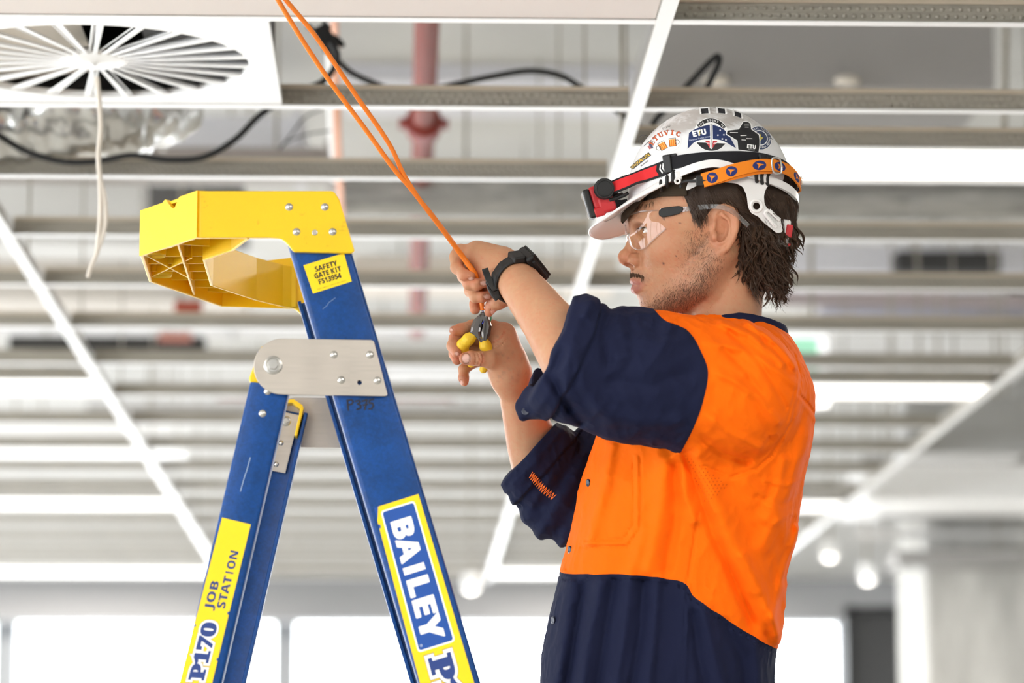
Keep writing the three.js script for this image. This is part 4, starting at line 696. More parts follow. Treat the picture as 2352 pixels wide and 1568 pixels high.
const SLV = [[[1555, 775], [1500, 790], [1420, 770]], [[1560, 850], [1480, 880], [1380, 870]], [[1540, 960], [1450, 960], [1360, 930]], [[1520, 745], [1500, 800], [1470, 840]], [[1400, 700], [1375, 760], [1385, 830]], [[1350, 700], [1300, 790], [1290, 900]], [[1330, 740], [1265, 850], [1300, 930]], [[1310, 800], [1330, 880], [1390, 960]], [[1430, 720], [1440, 800], [1420, 870]], [[1250, 850], [1290, 915], [1330, 960]]].map((p, i) => ({ p, h: [6, -7, 8, 7, -10, 11, -10, 9, -6, -10][i], s: [14, 15, 17, 13, 12, 13, 11, 15, 14, 10][i] }));
const sleeveFold = (x, y) => { let s = 0; for (const f of SLV) { const d = toLine(x, y, f.p); if (d < 3 * f.s) s += f.h * Math.exp(-(d * d) / (f.s * f.s)); } return s; };
const CUFF = (x, y, w) => -(0.915 * (x - 1310) + 0.40 * (y - 674)) + 0.10 * (w - 300) - 3;           // > 0 past the rolled edge of the near sleeve
function sleeveNear(x, y, w) {
  let d = nearArm(x, y, w);
  if (d > 70) return d;
  const c = CUFF(x, y, w) + 5 * noise(x * 0.02, y * 0.025, w * 0.02);
  d -= crumple(x, y, w) * 0.9 + sleeveFold(x, y) + 8 * smooth(-66, -58, c) - 4 * Math.exp(-((c + 64) ** 2) / 40) + 3 * Math.exp(-((c + 26) ** 2) / 90);
  // rolled cuff with a hanging tab below
  let tab = ell(x, y, w, [1244, 916, 318], [60, 34, 50, -24]); tab = smin(tab, chain(x, y, w, [[1220, 905, 320, 24], [1204, 925, 322, 20], [1199, 950, 322, 7]]), 14);
  tab -= 2.2 * noise(x * 0.03, y * 0.03, w * 0.03);
  d = smax(d, c, 7);
  d = smin(d, tab, 16);
  // the opening is hollow
  return smax(d, -Math.max(chain(x, y, w, [[MIDARM[0], MIDARM[1], MIDARM[2], 80], [ELBOW[0], ELBOW[1], ELBOW[2], 104], [1235, 700, 225, 112]], 20), -(c + 60)), 5);
}
function sleeveFar(x, y, w) {
  const pts = [J(1600, 900, -240, 125), J(1420, 1085, -225, 120), J(1300, 1142, -172, 102), J(1243, 1068, -138, 88), J(1210, 1020, -125, 84)];
  let d = chain(x, y, w, pts, 30);
  if (d > 50) return d;
  const c = -0.73 * (x - 1282) - 0.68 * (y - 974) - 2 + 2 * noise(x * 0.025, y * 0.025, w * 0.02), u = -0.68 * (x - 1282) + 0.73 * (y - 974);
  d -= crumple(x * 1.3, y * 1.3, w) * 1.1 + 7 * smooth(-62, -55, c) + 4 * Math.sin((c + u * 0.25) * 0.11) * smooth(-60, -90, c) + 3 * Math.exp(-((c + 22) ** 2) / 60) + 5 * noise(x * 0.03, y * 0.03, 4);
  d = smax(d, c, 7);
  return smax(d, -Math.max(chain(x, y, w, [[1290, 1130, -182, 50], [1243, 1068, -152, 56], [1200, 1000, -139, 60]], 10), -(c + 40)), 5);
}
function shirtSD(x, y, w) {
  let d = trunk(x, y, w, 0);
  const nr = nearArm(x, y, w);
  if (d > 90 && nr > 90) return Math.min(d, nr);
  const e = ARMEDGE(y)[1];
  const upper = smax(nr - crumple(x, y, w) * 0.9 - sleeveFold(x, y), e - x, 2);
  d -= crumple(x, y, w) * 0.85 + 1.3 * foldsAt(x, y, w);
  d = smin(d, upper - foldsAt(x, y, w) * smooth(4, 44, x - e), 26);
  if (y < 800) d = smax(d, -Math.max((Math.hypot((x - 1684) / 112, w / 108) - 1) * 108, y - 742 - 0.2 * Math.max(0, x - 1690)), 6);              // neck opening
  return d;
}
{
  const shirt = new THREE.Group(); shirt.name = numbered('work_shirt'); man.add(shirt);
  const lo = [1190, 700, -340], hi = [1900, 1690, 430];
  const full = skinOf(shirtSD, lo, hi, 5.2, { eps: 1.2, slack: 2.2, keep: (x, y) => y < 1680 });
  const clone = (g) => g.clone();
  const hem = (x, y) => y - HEM(x) + 1.5 * noise(x * 0.05, 3, 1);
  mesh('upper_panel', placed(cutBy(clone(full), hem), man), MC.orange, shirt);
  // lower panel: tucked behind the hem seam
  const low = skinOf((x, y, w) => shirtSD(x, y, w) + 1.2 + 2.0 * smooth(14, 3, Math.abs(y - HEM(x) - 12)) * (Math.abs((y - HEM(x)) - 12) < 2.5 ? 0.8 : 0), [1190, 1290, -330], [1850, 1690, 330], 5.2, { eps: 1.2, slack: 2.2, keep: (x, y) => y < 1680 });
  mesh('lower_panel', placed(cutBy(low, (x, y) => -hem(x, y) - 2), man), MC.navy, shirt);
  const sl = skinOf((x, y, w) => sleeveNear(x, y, w) - 1.6 * smooth(-20, 0, x - ARMEDGE(y)[1]), [1140, 650, 60], [1640, 1060, 520], 4.4, { eps: 1.1, slack: 2.2 });
  mesh('sleeve', placed(cutBy(sl, (x, y) => x - ARMEDGE(y)[1] - 3.5), man), MC.navy, shirt);
  const sf = skinOf(sleeveFar, [1130, 930, -410], [1570, 1300, 30], 4.8, { eps: 1.2, slack: 2.2 });
  mesh('sleeve', placed(sf, man), MC.navyDark, shirt);
  // collar: a fold of navy cloth round the neck
  const collar = skinOf((x, y, w) => {
    const q = Math.hypot((x - 1686) / 116, w / 112), r = (q - 1) * 113, top = 724 + (x > 1690 ? 0.1 * (x - 1690) + 0.0013 * (x - 1690) ** 2 : 0.16 * (1690 - x)), yy = y - top - 24;
    const lean = r - yy * 0.28 - 4;
    return Math.hypot(Math.max(Math.abs(lean) - 3, 0), Math.max(Math.abs(yy) - 25, 0)) - 5 - 0.8 * noise(x * 0.05, y * 0.05, w * 0.05);
  }, [1540, 690, -150], [1850, 830, 150], 3.6, { eps: 1, slack: 1.8 });
  mesh('collar', placed(collar, man), MC.navy, shirt);
  // buttons with four holes
  const button = (x, y, w, tilt, r = 8) => { const g = join([new THREE.LatheGeometry([[0.1, -1.2], [r * 0.55, -1.2], [r * 0.7, -2.6], [r, -2], [r, 1], [0.1, 1]].map((p) => new THREE.Vector2(...p)), 24)]); g.rotateX(-Math.PI / 2).rotateY(tilt).translate(x, y, w); mesh('button', placed(g, man), MC.button, shirt); };
  const frontW = (x, y) => { let lo2 = 0, hi2 = 320; for (let i = 0; i < 24; i++) { const m = (lo2 + hi2) / 2; shirtSD(x, y, m) < 0 ? lo2 = m : hi2 = m; } return hi2; };
  for (const [x, y] of [[1349, 1104], [1308, 1258], [1270, 1416]]) button(x, y, frontW(x, y) + 2, -1.15, 9);
  { let w = 420; while (w > 200 && sleeveNear(1206, 937, w) > 0) w -= 2; button(1206, 937, w + 1, -0.3, 8.5); }
  // overlock thread on the turned cuff of the far sleeve
  { const parts = []; const P = [[1219, 1091], [1232, 1108], [1248, 1126], [1271, 1144]]; for (let i = 0; i < 26; i++) { const t = i / 25 * 3, k = Math.min(2, Math.floor(t)), f = t - k, x = mix(P[k][0], P[k + 1][0], f), y = mix(P[k][1], P[k + 1][1], f), s = i % 2 ? 6 : -6; const q = (dx, dy) => { const X = x + dx, Y = y + dy; let w = 0; while (w > -260 && sleeveFar(X, Y, w) > 0) w -= 2; return V(X, Y, w + 1.5); }; parts.push(rod(q(-s * 0.8, s), q(s * 0.8 + 3, -s), 1.1, 1.1, 5)); } mesh('overlock_thread', placed(join(parts), man), MC.orangeThread, shirt); }
  // mesh vent under the arm: a field of small holes seen as dimples
  { const parts = []; for (let r = 0; r < 15; r++) for (let c = 0; c < 13; c++) { const x = 1560 + c * 8.6 + (r % 2) * 4.3, y = 1036 + r * 7.2; if (y < 1034 + (x - 1560) * 0.72 - 2 || (x - 1560) * 1.0 < (y - 1036) * 0.42 || y > 1140 - Math.max(0, x - 1610) * 0.8) continue; const w = frontW(x, y); parts.push(new THREE.SphereGeometry(2.1, 6, 4).scale(1, 1, 0.4).translate(x, y, w + 0.2)); } const o = mesh('vent_mesh', placed(join(parts), man), cloth('#d95802'), shirt); o.userData.kind = 'stuff'; }
  // trousers and boots
  const tr = skinOf((x, y, w) => { let d = smin(legsSD(x, y, w, 6), trunk(x, y, w, 6) + Math.max(0, 1560 - y), 30); return smax(smax(d, 1640 - y, 4), y - (footY - 130), 6) - 3 * noise(x * 0.02, y * 0.015, w * 0.02); }, [1150, 1600, -330], [1850, footY - 100, 700], 11, { eps: 3, slack: 2 });
  mesh('trousers', placed(tr, man), MC.trousers, man);
  for (const s of [1, -1]) { const w0 = 130 * s + (footY - 1700) * TILT; const bt = skinOf((x, y, w) => { let d = cap(x, y, w, [1540, footY - 190, w0], [1545, footY - 60, w0], 84, 70); d = smin(d, cap(x, y, w, [1550, footY - 48, w0], [1400, footY - 38, w0], 52, 46), 40); return smax(d, y - footY - (w - w0) * -0.0, 4); }, [1330, footY - 300, w0 - 110], [1660, footY + 20, w0 + 110], 7, { eps: 2 }); mesh('boot', placed(bt, man), std('#6d4a2c', 0.7), man); }
}

// ---------------------------------------------------------------- hair
const MH = { hair: new THREE.MeshPhysicalMaterial({ color: hex('#33251b'), roughness: 0.55, specularIntensity: 0.5 }), strand: new THREE.MeshPhysicalMaterial({ color: hex('#463224'), roughness: 0.36, specularIntensity: 0.9 }), stubble: std('#5b4230', 0.6) };
{
  const R = rng(11);
  // hairline on the side of the head: > 0 inside the hair
  const line = [[1500, 380], [1545, 425], [1562, 452], [1572, 474], [1578, 494], [1590, 512], [1604, 516], [1614, 504], [1626, 488], [1642, 478], [1662, 471], [1684, 484], [1694, 520], [1692, 560], [1690, 600], [1700, 628], [1714, 652], [1744, 668], [1900, 672], [1900, 380]];
  const inside = (x, y) => { let c = false; for (let i = 0, j = line.length - 1; i < line.length; j = i++) { const a = line[i], b = line[j]; if ((a[1] > y) !== (b[1] > y) && x < (b[0] - a[0]) * (y - a[1]) / (b[1] - a[1]) + a[0]) c = !c; } const d = toLine(x, y, line); return c ? d : -d; };
  const base = (x, y, w) => {
    const h = headSD(x, y, w) - 7 - 2.5 * noise(x * 0.06, y * 0.03, w * 0.06), e = inside(x, y);
    let d = smax(Math.min(h, neckSD(x, y, w) - 3), -e * 0.9 + 1, 9);
    const aw = Math.abs(w);
    let c = ell(x, y, aw, [1738, 505, 30], [80, 95, 92]); c = smin(c, ell(x, y, aw, [1740, 590, 30], [58, 68, 72]), 18); c = smin(c, ell(x, y, aw, [1748, 645, 22], [48, 44, 62]), 16);
    c -= 9 * noise(x * 0.035, y * 0.035, w * 0.04) + 5 * noise(x * 0.09, y * 0.09, w * 0.09);
    return smin(d, smax(c, -e * 0.9, 8), 10);
  };
  const hairG = skinOf(base, [1530, 400, -165], [1860, 740, 165], 4.2, { eps: 1.2, slack: 2 });
  const P = hairG.attributes.position.array, N = hairG.attributes.normal.array, nV = P.length / 3, list = [], stubs = [];
  const strand = (out, p, dir, len, curl, r, turns, lift) => {
    const a = V(...p), t = dir.clone().normalize(), n = V(R() - 0.5, R() - 0.5, R() - 0.5).cross(t).normalize(), b = t.clone().cross(n), seg = 9, ph = R() * 6.28, pts = [];
    for (let i = 0; i <= seg; i++) { const f = i / seg, c = curl * f, an = ph + f * turns * 6.28; pts.push(a.clone().addScaledVector(t, len * f).addScaledVector(n, Math.cos(an) * c).addScaledVector(b, Math.sin(an) * c).add(V(0, 0.25 * len * f * f, lift * f))); }
    const pos = [], nor = [], idx = [];
    for (let i = 0; i <= seg; i++) { const tt = pts[Math.min(seg, i + 1)].clone().sub(pts[Math.max(0, i - 1)]).normalize(), u = V(0.31, 0.2, 0.93).cross(tt).normalize(), v = tt.clone().cross(u), rr = r * (1 - 0.85 * (i / seg) ** 2); for (let k = 0; k < 3; k++) { const an = k / 3 * 6.283, q = u.clone().multiplyScalar(Math.cos(an)).addScaledVector(v, Math.sin(an)); pos.push(...pts[i].clone().addScaledVector(q, rr).toArray()); nor.push(...q.toArray()); if (i < seg) { const A = i * 3 + k, B = i * 3 + (k + 1) % 3; idx.push(A, B, A + 3, B, B + 3, A + 3); } } }
    const g = new THREE.BufferGeometry(); g.setAttribute('position', new THREE.Float32BufferAttribute(pos, 3)); g.setAttribute('normal', new THREE.Float32BufferAttribute(nor, 3)); g.setIndex(idx); out.push(g);
  };
  for (let tries = 0, k = 0; k < 7000 && tries < 120000; tries++) {
    const i = Math.floor(R() * nV), x = P[i * 3], y = P[i * 3 + 1], w = P[i * 3 + 2]; if (w < -70 || y < 425 || y > 655) continue;
    const nx = N[i * 3], ny = N[i * 3 + 1], nw = N[i * 3 + 2], back = smooth(1690, 1740, x) * smooth(480, 560, y);
    if (back > 0.5 && R() < 0.8) continue;
    const flow = V(mix(mix(0.45, 0.75, smooth(1600, 1700, x)), -0.12, smooth(1740, 1800, x)), mix(0.8, 0.9, back), 0.05).add(V(nx, ny, nw).multiplyScalar(back ? 0.45 * back + 0.06 : 0.05)); flow.x += (R() - 0.5) * (0.35 + 0.9 * back); flow.y += (R() - 0.5) * 0.25 * back; flow.z += (R() - 0.5) * 0.5 * back;
    const side = x < 1692 ? smooth(440, 480, y) : 0; if (x < 1612 && y > 470) flow.set(0.32 + (R() - 0.5) * 0.3, 0.95, 0.05);
    else if (side) flow.set(mix(flow.x, 0.95, side), mix(flow.y, 0.3 + (R() - 0.5) * 0.3, side), flow.z);
    const L0 = mix(26 + R() * 22, 34 + R() * 26, back) * (x < 1612 && y > 480 ? 0.6 : 1), fl = flow.clone().normalize(); if (Math.hypot((x + fl.x * L0 - 1655) / 36, (y + (fl.y + 0.25) * L0 - 535) / 58) < 1 || Math.hypot((x - 1655) / 34, (y - 535) / 56) < 1) continue;
    const dot = flow.x * nx + flow.y * ny + flow.z * nw, cut = 1 - 0.45 * back; flow.x -= nx * dot * cut; flow.y -= ny * dot * cut; flow.z -= nw * dot * cut;
    strand(list, [x - nx * 1.5, y - ny * 1.5, w - nw * 1.5], flow, L0, back * (3 + R() * 4) + 0.8, mix(0.62, 1.0, back) * (0.7 + R() * 0.5), 0.5 + back * (0.8 + R() * 0.8), 1); k++;
  }
  for (let k = 0, tries = 0; k < 230 && tries < 20000; tries++) {
    const i = Math.floor(R() * nV), x = P[i * 3], y = P[i * 3 + 1], w = P[i * 3 + 2]; if (w < -60 || x < 1692 || y < 505 || y > 668 || (x < 1740 && y > 640)) continue; k++;
    const n = V(N[i * 3], N[i * 3 + 1], N[i * 3 + 2]), dn = V(mix(0.25, -0.1, smooth(1700, 1800, x)) + (R() - 0.5) * 0.7, 0.9, (R() - 0.5) * 0.5).addScaledVector(n, 0.42).normalize(), s1 = n.clone().cross(dn).normalize(), len = (28 + R() * 28) * mix(1, 0.7, smooth(590, 650, y)), amp = 5 + R() * 7, ph = R() * 6.28, tw = (R() < 0.5 ? -1 : 1) * (0.7 + R() * 0.6);
    const guide = (f) => V(x, y, w).addScaledVector(n, -3 + 5 * f).addScaledVector(dn, len * f).addScaledVector(s1, amp * f * Math.sin(ph + f * tw * 6.28)).addScaledVector(n, amp * f * Math.cos(ph + f * tw * 6.28)).add(V(0, 6 * f * f, 0));
    for (let q = 0; q < 22; q++) {
      const a = R() * 6.28, rr = 5.5 * Math.sqrt(R()), o1 = Math.cos(a) * rr, o2 = Math.sin(a) * rr, seg = 10, pos = [], nor = [], idx = [], fl = 0.8 + R() * 0.25, rad = 0.62 + R() * 0.3, pts = [];
      for (let t = 0; t <= seg; t++) { const f = t / seg * fl, c = 1 - 0.78 * f; pts.push(guide(f).addScaledVector(s1, o1 * c).addScaledVector(n, o2 * c)); }
      for (let t = 0; t <= seg; t++) { const T = pts[Math.min(seg, t + 1)].clone().sub(pts[Math.max(0, t - 1)]).normalize(), u = V(0.31, 0.2, 0.93).cross(T).normalize(), v = T.clone().cross(u), r = rad * (1 - 0.8 * (t / seg) ** 3); for (let c = 0; c < 3; c++) { const an = c / 3 * 6.283, d = u.clone().multiplyScalar(Math.cos(an)).addScaledVector(v, Math.sin(an)); pos.push(...pts[t].clone().addScaledVector(d, r).toArray()); nor.push(...d.toArray()); if (t < seg) { const A = t * 3 + c, B = t * 3 + (c + 1) % 3; idx.push(A, B, A + 3, B, B + 3, A + 3); } } }
      const g = new THREE.BufferGeometry(); g.setAttribute('position', new THREE.Float32BufferAttribute(pos, 3)); g.setAttribute('normal', new THREE.Float32BufferAttribute(nor, 3)); g.setIndex(idx); list.push(g);
    }
  }
  const hair = mesh('hair', placed(hairG, man), MH.hair, man);
  const hs = mesh('hair_strands', placed(join(list), man), MH.strand, hair); hs.userData.kind = 'stuff';
  // short hairs: beard stubble, moustache, brow
  const skinW = (x, y) => { let lo = 0, hi = 170; for (let i = 0; i < 22; i++) { const m = (lo + hi) / 2; Math.min(headSD(x, y, m), neckSD(x, y, m)) < 0 ? lo = m : hi = m; } return lo; };
  const beard = [[1604, 542], [1612, 600], [1594, 660], [1545, 700], [1495, 724]];
  for (let k = 0, tries = 0; k < 4600 && tries < 90000; tries++) {
    const x = 1470 + R() * 190, y = 530 + R() * 205, d = toLine(x, y, beard), q = 1 - smooth(6, 66, d); if (R() > q * q * (0.35 + 0.65 * smooth(540, 585, y)) || (x < 1500 && y < 680)) continue;
    const w = skinW(x, y); if (w < 12) continue; k++;
    strand(stubs, [x, y, w - 0.6], V(-0.15 + (R() - 0.5) * 1.3, 0.9, 0.12), 3 + R() * 3.5, 0.4, 0.21, 0.3, 0.7);
  }
  const skinX = (y, w) => { let lo = 1560, hi = 1415; for (let i = 0; i < 22; i++) { const m = (lo + hi) / 2; headSD(m, y, w) < 0 ? lo = m : hi = m; } return lo; };
  for (let k = 0; k < 1000; k++) { const w = (R() * 2 - 1) * 45, a = Math.abs(w) / 46, y = mix(629, 639, a * a) + (R() - 0.5) * mix(17, 9, a), x = skinX(y, w); strand(stubs, [x + 0.6, y, w], V(-0.12 + 0.3 * a, 0.8, (w > 0 ? 0.5 : -0.5) * (0.3 + a)), 5 + R() * 5, 0.5, 0.35 * (1.15 - 0.5 * a), 0.3, 0); }
  for (let k = 0; k < 300; k++) { const t = R(), x = mix(1460, 1520, t), y = mix(500, 492, t) + (R() - 0.5) * 11, w = skinW(x, y); strand(stubs, [x, y, w - 0.5], V(0.8, -0.25, 0.1), 9 + R() * 5, 0.6, 0.45, 0.3, 1); }
  for (const s of [1, -1]) for (let k = 0; k < 46; k++) { const t = R(), a = mix(-0.55, 1.1, t), p = V(1493 - 22.5 * Math.cos(a), 523 + 2 * Math.sin(t * 3), s * (44 + 22.5 * Math.sin(a))); strand(stubs, p.toArray(), V(-Math.cos(a), -0.1 + R() * 0.3, s * Math.sin(a) * 0.9), 8 + R() * 5, 0.5, 0.5, 0.2, 0); }
  for (let k = 0; k < 60; k++) { const x = mix(1446, 1500, R()), y = mix(478, 462, (x - 1446) / 54) + R() * 8, w = skinW(x, y); strand(stubs, [x, y, w], V(-0.35 + R() * 0.3, 0.9, 0.1), 5 + R() * 9, 1, 0.3, 0.4, 1); }
  const sb = mesh('beard_stubble', placed(join(stubs), man), MH.stubble, man); sb.userData.kind = 'stuff';
}

// ---------------------------------------------------------------- hard hat
const HX = 1630, HA = 188, HH = 187, HB = 160, HT = 440, HK = 0.25;      // dome: centre, half length, height, half width, level of greatest width, sideways slope
const domeR = (yp) => yp < HT ? Math.sqrt(Math.max(0, 1 - ((HT - yp) / HH) ** 2)) : 1 + 0.0005 * (yp - HT);
const RIM = table([[1420, 506], [1440, 500], [1508, 468], [1570, 441], [1632, 428], [1700, 444], [1743, 453], [1790, 460], [1834, 470]]), rimY = (x) => RIM(x)[1];
const domeAt = (phi, yp, off = 0) => { const r = domeR(yp), c = Math.cos(phi), s = Math.sin(phi), w = (HB * r + off) * s, f = yp < HT ? off * Math.min(1, (HT - yp) / HH) : 0; return V(HX + (HA * r + off) * c, yp - f - HK * w, w); };
const domeW = (x, y) => { let w = 100; for (let i = 0; i < 40; i++) { const r = domeR(y + HK * w), q = r * r - ((x - HX) / HA) ** 2; w = mix(w, HB * Math.sqrt(Math.max(0, q)), 0.6); } return w; };
const gridGeo = (nu, nv, fn, uvs) => { const pos = [], uv = [], idx = []; for (let j = 0; j <= nv; j++) for (let i = 0; i <= nu; i++) { const p = fn(i / nu, j / nv); pos.push(p.x, p.y, p.z); uv.push(i / nu, 1 - j / nv); if (i < nu && j < nv) { const a = j * (nu + 1) + i, b = a + nu + 1; idx.push(a, b, a + 1, a + 1, b, b + 1); } } const g = new THREE.BufferGeometry(); g.setAttribute('position', new THREE.Float32BufferAttribute(pos, 3)); g.setAttribute('uv', new THREE.Float32BufferAttribute(uv, 2)); g.setIndex(idx); g.computeVertexNormals(); return g; };
// flat band of cloth or plastic along a run of points; the face is turned away from (cx, cw)
function band(pts, half, thick, n = 90, cx = HX, cw = 0) {
  const c = new THREE.CatmullRomCurve3(pts.map((p) => V(p[0], p[1], p[2])), false, 'centripetal'), rows = [], hs = pts.map((p) => p[3] ?? half);
  for (let i = 0; i <= n; i++) { const t = i / n, p = c.getPoint(t), T = c.getTangent(t), o = V(p.x - cx, 0, p.z - cw).normalize(), U = T.clone().cross(o).normalize(); if (U.y > 0) U.negate(); const N = U.clone().cross(T).normalize(); if (N.dot(o) < 0) N.negate(); const k = t * (hs.length - 1), a = Math.min(hs.length - 2, Math.floor(k)), h = mix(hs[a], hs[a + 1], k - a); rows.push([p, U, N, h]); }
  const prof = [[1, 0.5], [0.96, 1], [-0.96, 1], [-1, 0.5], [-0.98, 0], [0.98, 0], [1, 0.5]], pos = [], uv = [], idx = [];
  rows.forEach(([p, U, N, h], i) => prof.forEach(([a, b], k) => { const q = p.clone().addScaledVector(U, a * h).addScaledVector(N, b * thick); pos.push(q.x, q.y, q.z); uv.push(i / n, 0.5 + a * 0.5); if (i < n && k < 6) { const A = i * 7 + k, B = A + 7; idx.push(A, B, A + 1, A + 1, B, B + 1); } }));
  const g = new THREE.BufferGeometry(); g.setAttribute('position', new THREE.Float32BufferAttribute(pos, 3)); g.setAttribute('uv', new THREE.Float32BufferAttribute(uv, 2)); g.setIndex(idx); g.computeVertexNormals(); return toCreasedNormals(g, 0.7);
}
const tubeL = (pts, r, n = 40, k = 8) => tube(pts.map((p) => V(p[0], p[1], p[2])), r, n, k);
const boxL = (c, s, r, rz = 0, ry = 0) => new RoundedBoxGeometry(s[0], s[1], s[2], 3, r).rotateY(ry).rotateZ(rz * 0.01745).translate(c[0], c[1], c[2]);
const MG = { shell: new THREE.MeshPhysicalMaterial({ vertexColors: true, roughness: 0.3, clearcoat: 0.5, clearcoatRoughness: 0.15 }), plastic: std('#ecebea', 0.38), black: std('#141415', 0.55), blackCloth: std('#17171c', 0.9), red: std('#c01f26', 0.4), steel: std('#cfcdc9', 0.22, 0.95), brown: std('#3a2f22', 0.95) };
const hat = thing('hard_hat', 'white scuffed hard hat with union stickers and three top vents', 'hard hat', toWorld(HX, 440, 0));
const addTo = (o, name, g, m) => mesh(name, placed(g.index ? g.toNonIndexed() : g, o), m, o);
{
  const dome = gridGeo(160, 60, (u, v) => { const phi = u * Math.PI * 2, x0 = HX + HA * Math.cos(phi), top = HT - HH * 0.9999, yp = mix(top, rimY(x0), Math.sin(v * Math.PI / 2) ** 2 * 0.35 + 0.65 * (1 - Math.cos(v * Math.PI / 2))); return domeAt(phi, yp); });
  paint(dome, (x, y, w) => { const g = fbm(x * 0.02, y * 0.03, w * 0.02, 4), f = noise(x * 0.2, y * 0.5, w * 0.2), k = clamp(smooth(-0.25, 0.3, g + 0.14 * f) * 0.75 * smooth(345, 292, y) + 0.3 * smooth(0.5, 0.9, f) * smooth(330, 280, y)  , 0, 0.7), s = 0.06 * smooth(0.25, 0.6, fbm(x * 0.05, y * 0.05, w * 0.05 + 8)); return [mix(0.82, 0.34, k) - s, mix(0.82, 0.29, k) - s, mix(0.83, 0.25, k) - s]; });
  addTo(hat, 'shell', dome, MG.shell);
  const rimPt = (a, off, dy) => { const x0 = HX + HA * Math.cos(a), p = domeAt(a, rimY(x0) - 2, off); p.y += dy; return p; };
  const rp = []; for (let i = -48; i <= 48; i++) rp.push(rimPt(i / 48 * 2.2, 6, 0).toArray());
  addTo(hat, 'rim', band(rp, 9, 8, 200), MG.plastic);
  const OUT = table([[1354, 535], [1385, 528], [1417, 514], [1456, 496], [1508, 474], [1560, 444]]);
  const brimPt = (al, t, dy) => { const xo = 1560 - 206 * Math.cos(al), wo = 150 * Math.sin(al), yo = OUT(xo)[1], xi = HX - (HA - 2) * Math.cos(al * 0.82), wi = (HB - 2) * Math.sin(al * 0.82), yi = rimY(xi) - 6, bulge = 10 * Math.sin(t * Math.PI); const w = mix(wi, wo, t); return V(mix(xi, xo, t), mix(yi, yo, t) - bulge * 0.6 + dy - HK * w, w); };
  const A = 1.5, top = gridGeo(70, 14, (u, v) => brimPt(mix(-A, A, u), v, -5)), bot = gridGeo(70, 14, (u, v) => brimPt(mix(A, -A, u), v, 0));
  const edge = []; for (let i = 0; i <= 60; i++) edge.push(brimPt(mix(-A, A, i / 60), 1, -2.5).toArray());
  addTo(hat, 'brim', join([top, bot, tubeL(edge, 3.2, 160, 8)]), MG.plastic);
  // moulded lettering under the brim: raised ovals and bars
  { const parts = [], b = (al, t) => brimPt(al, t, 1); for (const [r0, r1] of [[0.2, 0.55]]) { const ring = []; for (let i = 0; i <= 30; i++) { const a = i / 30 * 6.283; ring.push(b(0.35 + 0.28 * Math.cos(a), 0.5 + 0.22 * Math.sin(a)).toArray()); } parts.push(tubeL(ring, 1.1, 60, 6)); } for (let i = 0; i < 4; i++) parts.push(tubeL([b(0.62 + i * 0.05, 0.62).toArray(), b(0.62 + i * 0.05, 0.82).toArray()], 1.4, 4, 6)); addTo(hat, 'brim_moulding', join(parts), MG.plastic); }
  // vents
  for (const [x, yq, w] of [[1614, 0, 84], [1652, 0, 82], [1689, 0, 78]]) { const q = Math.sqrt(1 - ((x - HX) / HA) ** 2 - (w / HB) ** 2), y = HT - HH * q - HK * w, n = V((x - HX) / HA ** 2, (y + HK * w - HT) / HH ** 2, w / HB ** 2 + HK * (y + HK * w - HT) / HH ** 2).normalize(), tx = V(1, 0, 0).addScaledVector(n, -n.x).normalize(), tz = tx.clone().cross(n), m = new THREE.Matrix4().makeBasis(tx, n, tz).setPosition(x, y, w); addTo(hat, 'vent', new RoundedBoxGeometry(16, 2.4, 26, 2, 1).applyMatrix4(m), std('#1d1e24', 0.8)); addTo(hat, 'vent_lip', join([new RoundedBoxGeometry(4, 5, 30, 2, 1).translate(-10, 0.6, 0), new RoundedBoxGeometry(4, 5, 30, 2, 1).translate(10, 0.6, 0), new RoundedBoxGeometry(24, 5, 4, 2, 1).translate(0, 0.6, 15)]).applyMatrix4(m), MG.plastic); }
  // stickers follow the dome
  const sticker = (name, cx, cy, w, h, rot, cw, ch, draw, lift = 0.9) => {
    const c = Math.cos(rot * 0.01745), s = Math.sin(rot * 0.01745);
    const g = gridGeo(16, 12, (u, v) => { const a = (u - 0.5) * w, b = (v - 0.5) * h, x = cx + a * c - b * s, y = cy + a * s + b * c, ww = domeW(x, y), n = V((x - HX) / HA ** 2, (y + HK * ww - HT) / HH ** 2, ww / HB ** 2).normalize(); return V(x, y, ww).addScaledVector(n, lift); });
    addTo(hat, name, g, new THREE.MeshPhysicalMaterial({ color: 0xffffff, map: canvas(cw, ch, draw), roughness: 0.4, transparent: true }));
  };
  const T = (g, s, x, y, size, fill, o = {}) => { g.save(); g.translate(x, y); g.rotate((o.rot ?? 0) * 0.01745); if (o.sx) g.scale(o.sx, 1); g.font = `${o.font ?? 'bold'} ${size}px ${o.face ?? 'sans-serif'}`; g.textAlign = 'center'; g.textBaseline = 'middle'; g.lineJoin = 'round'; if (o.stroke) { g.lineWidth = o.lw ?? 8; g.strokeStyle = o.stroke; g.strokeText(s, 0, 0); } g.fillStyle = fill; g.fillText(s, 0, 0); g.restore(); };
  const arc = (g, s, cx, cy, r, a0, a1, size, fill, o = {}) => { for (let i = 0; i < s.length; i++) { const a = mix(a0, a1, s.length > 1 ? i / (s.length - 1) : 0.5); T(g, s[i], cx + r * Math.cos(a), cy + r * Math.sin(a), size, fill, { ...o, rot: (a + Math.PI / 2 * (o.inner ? -1 : 1)) * 57.3 }); } };
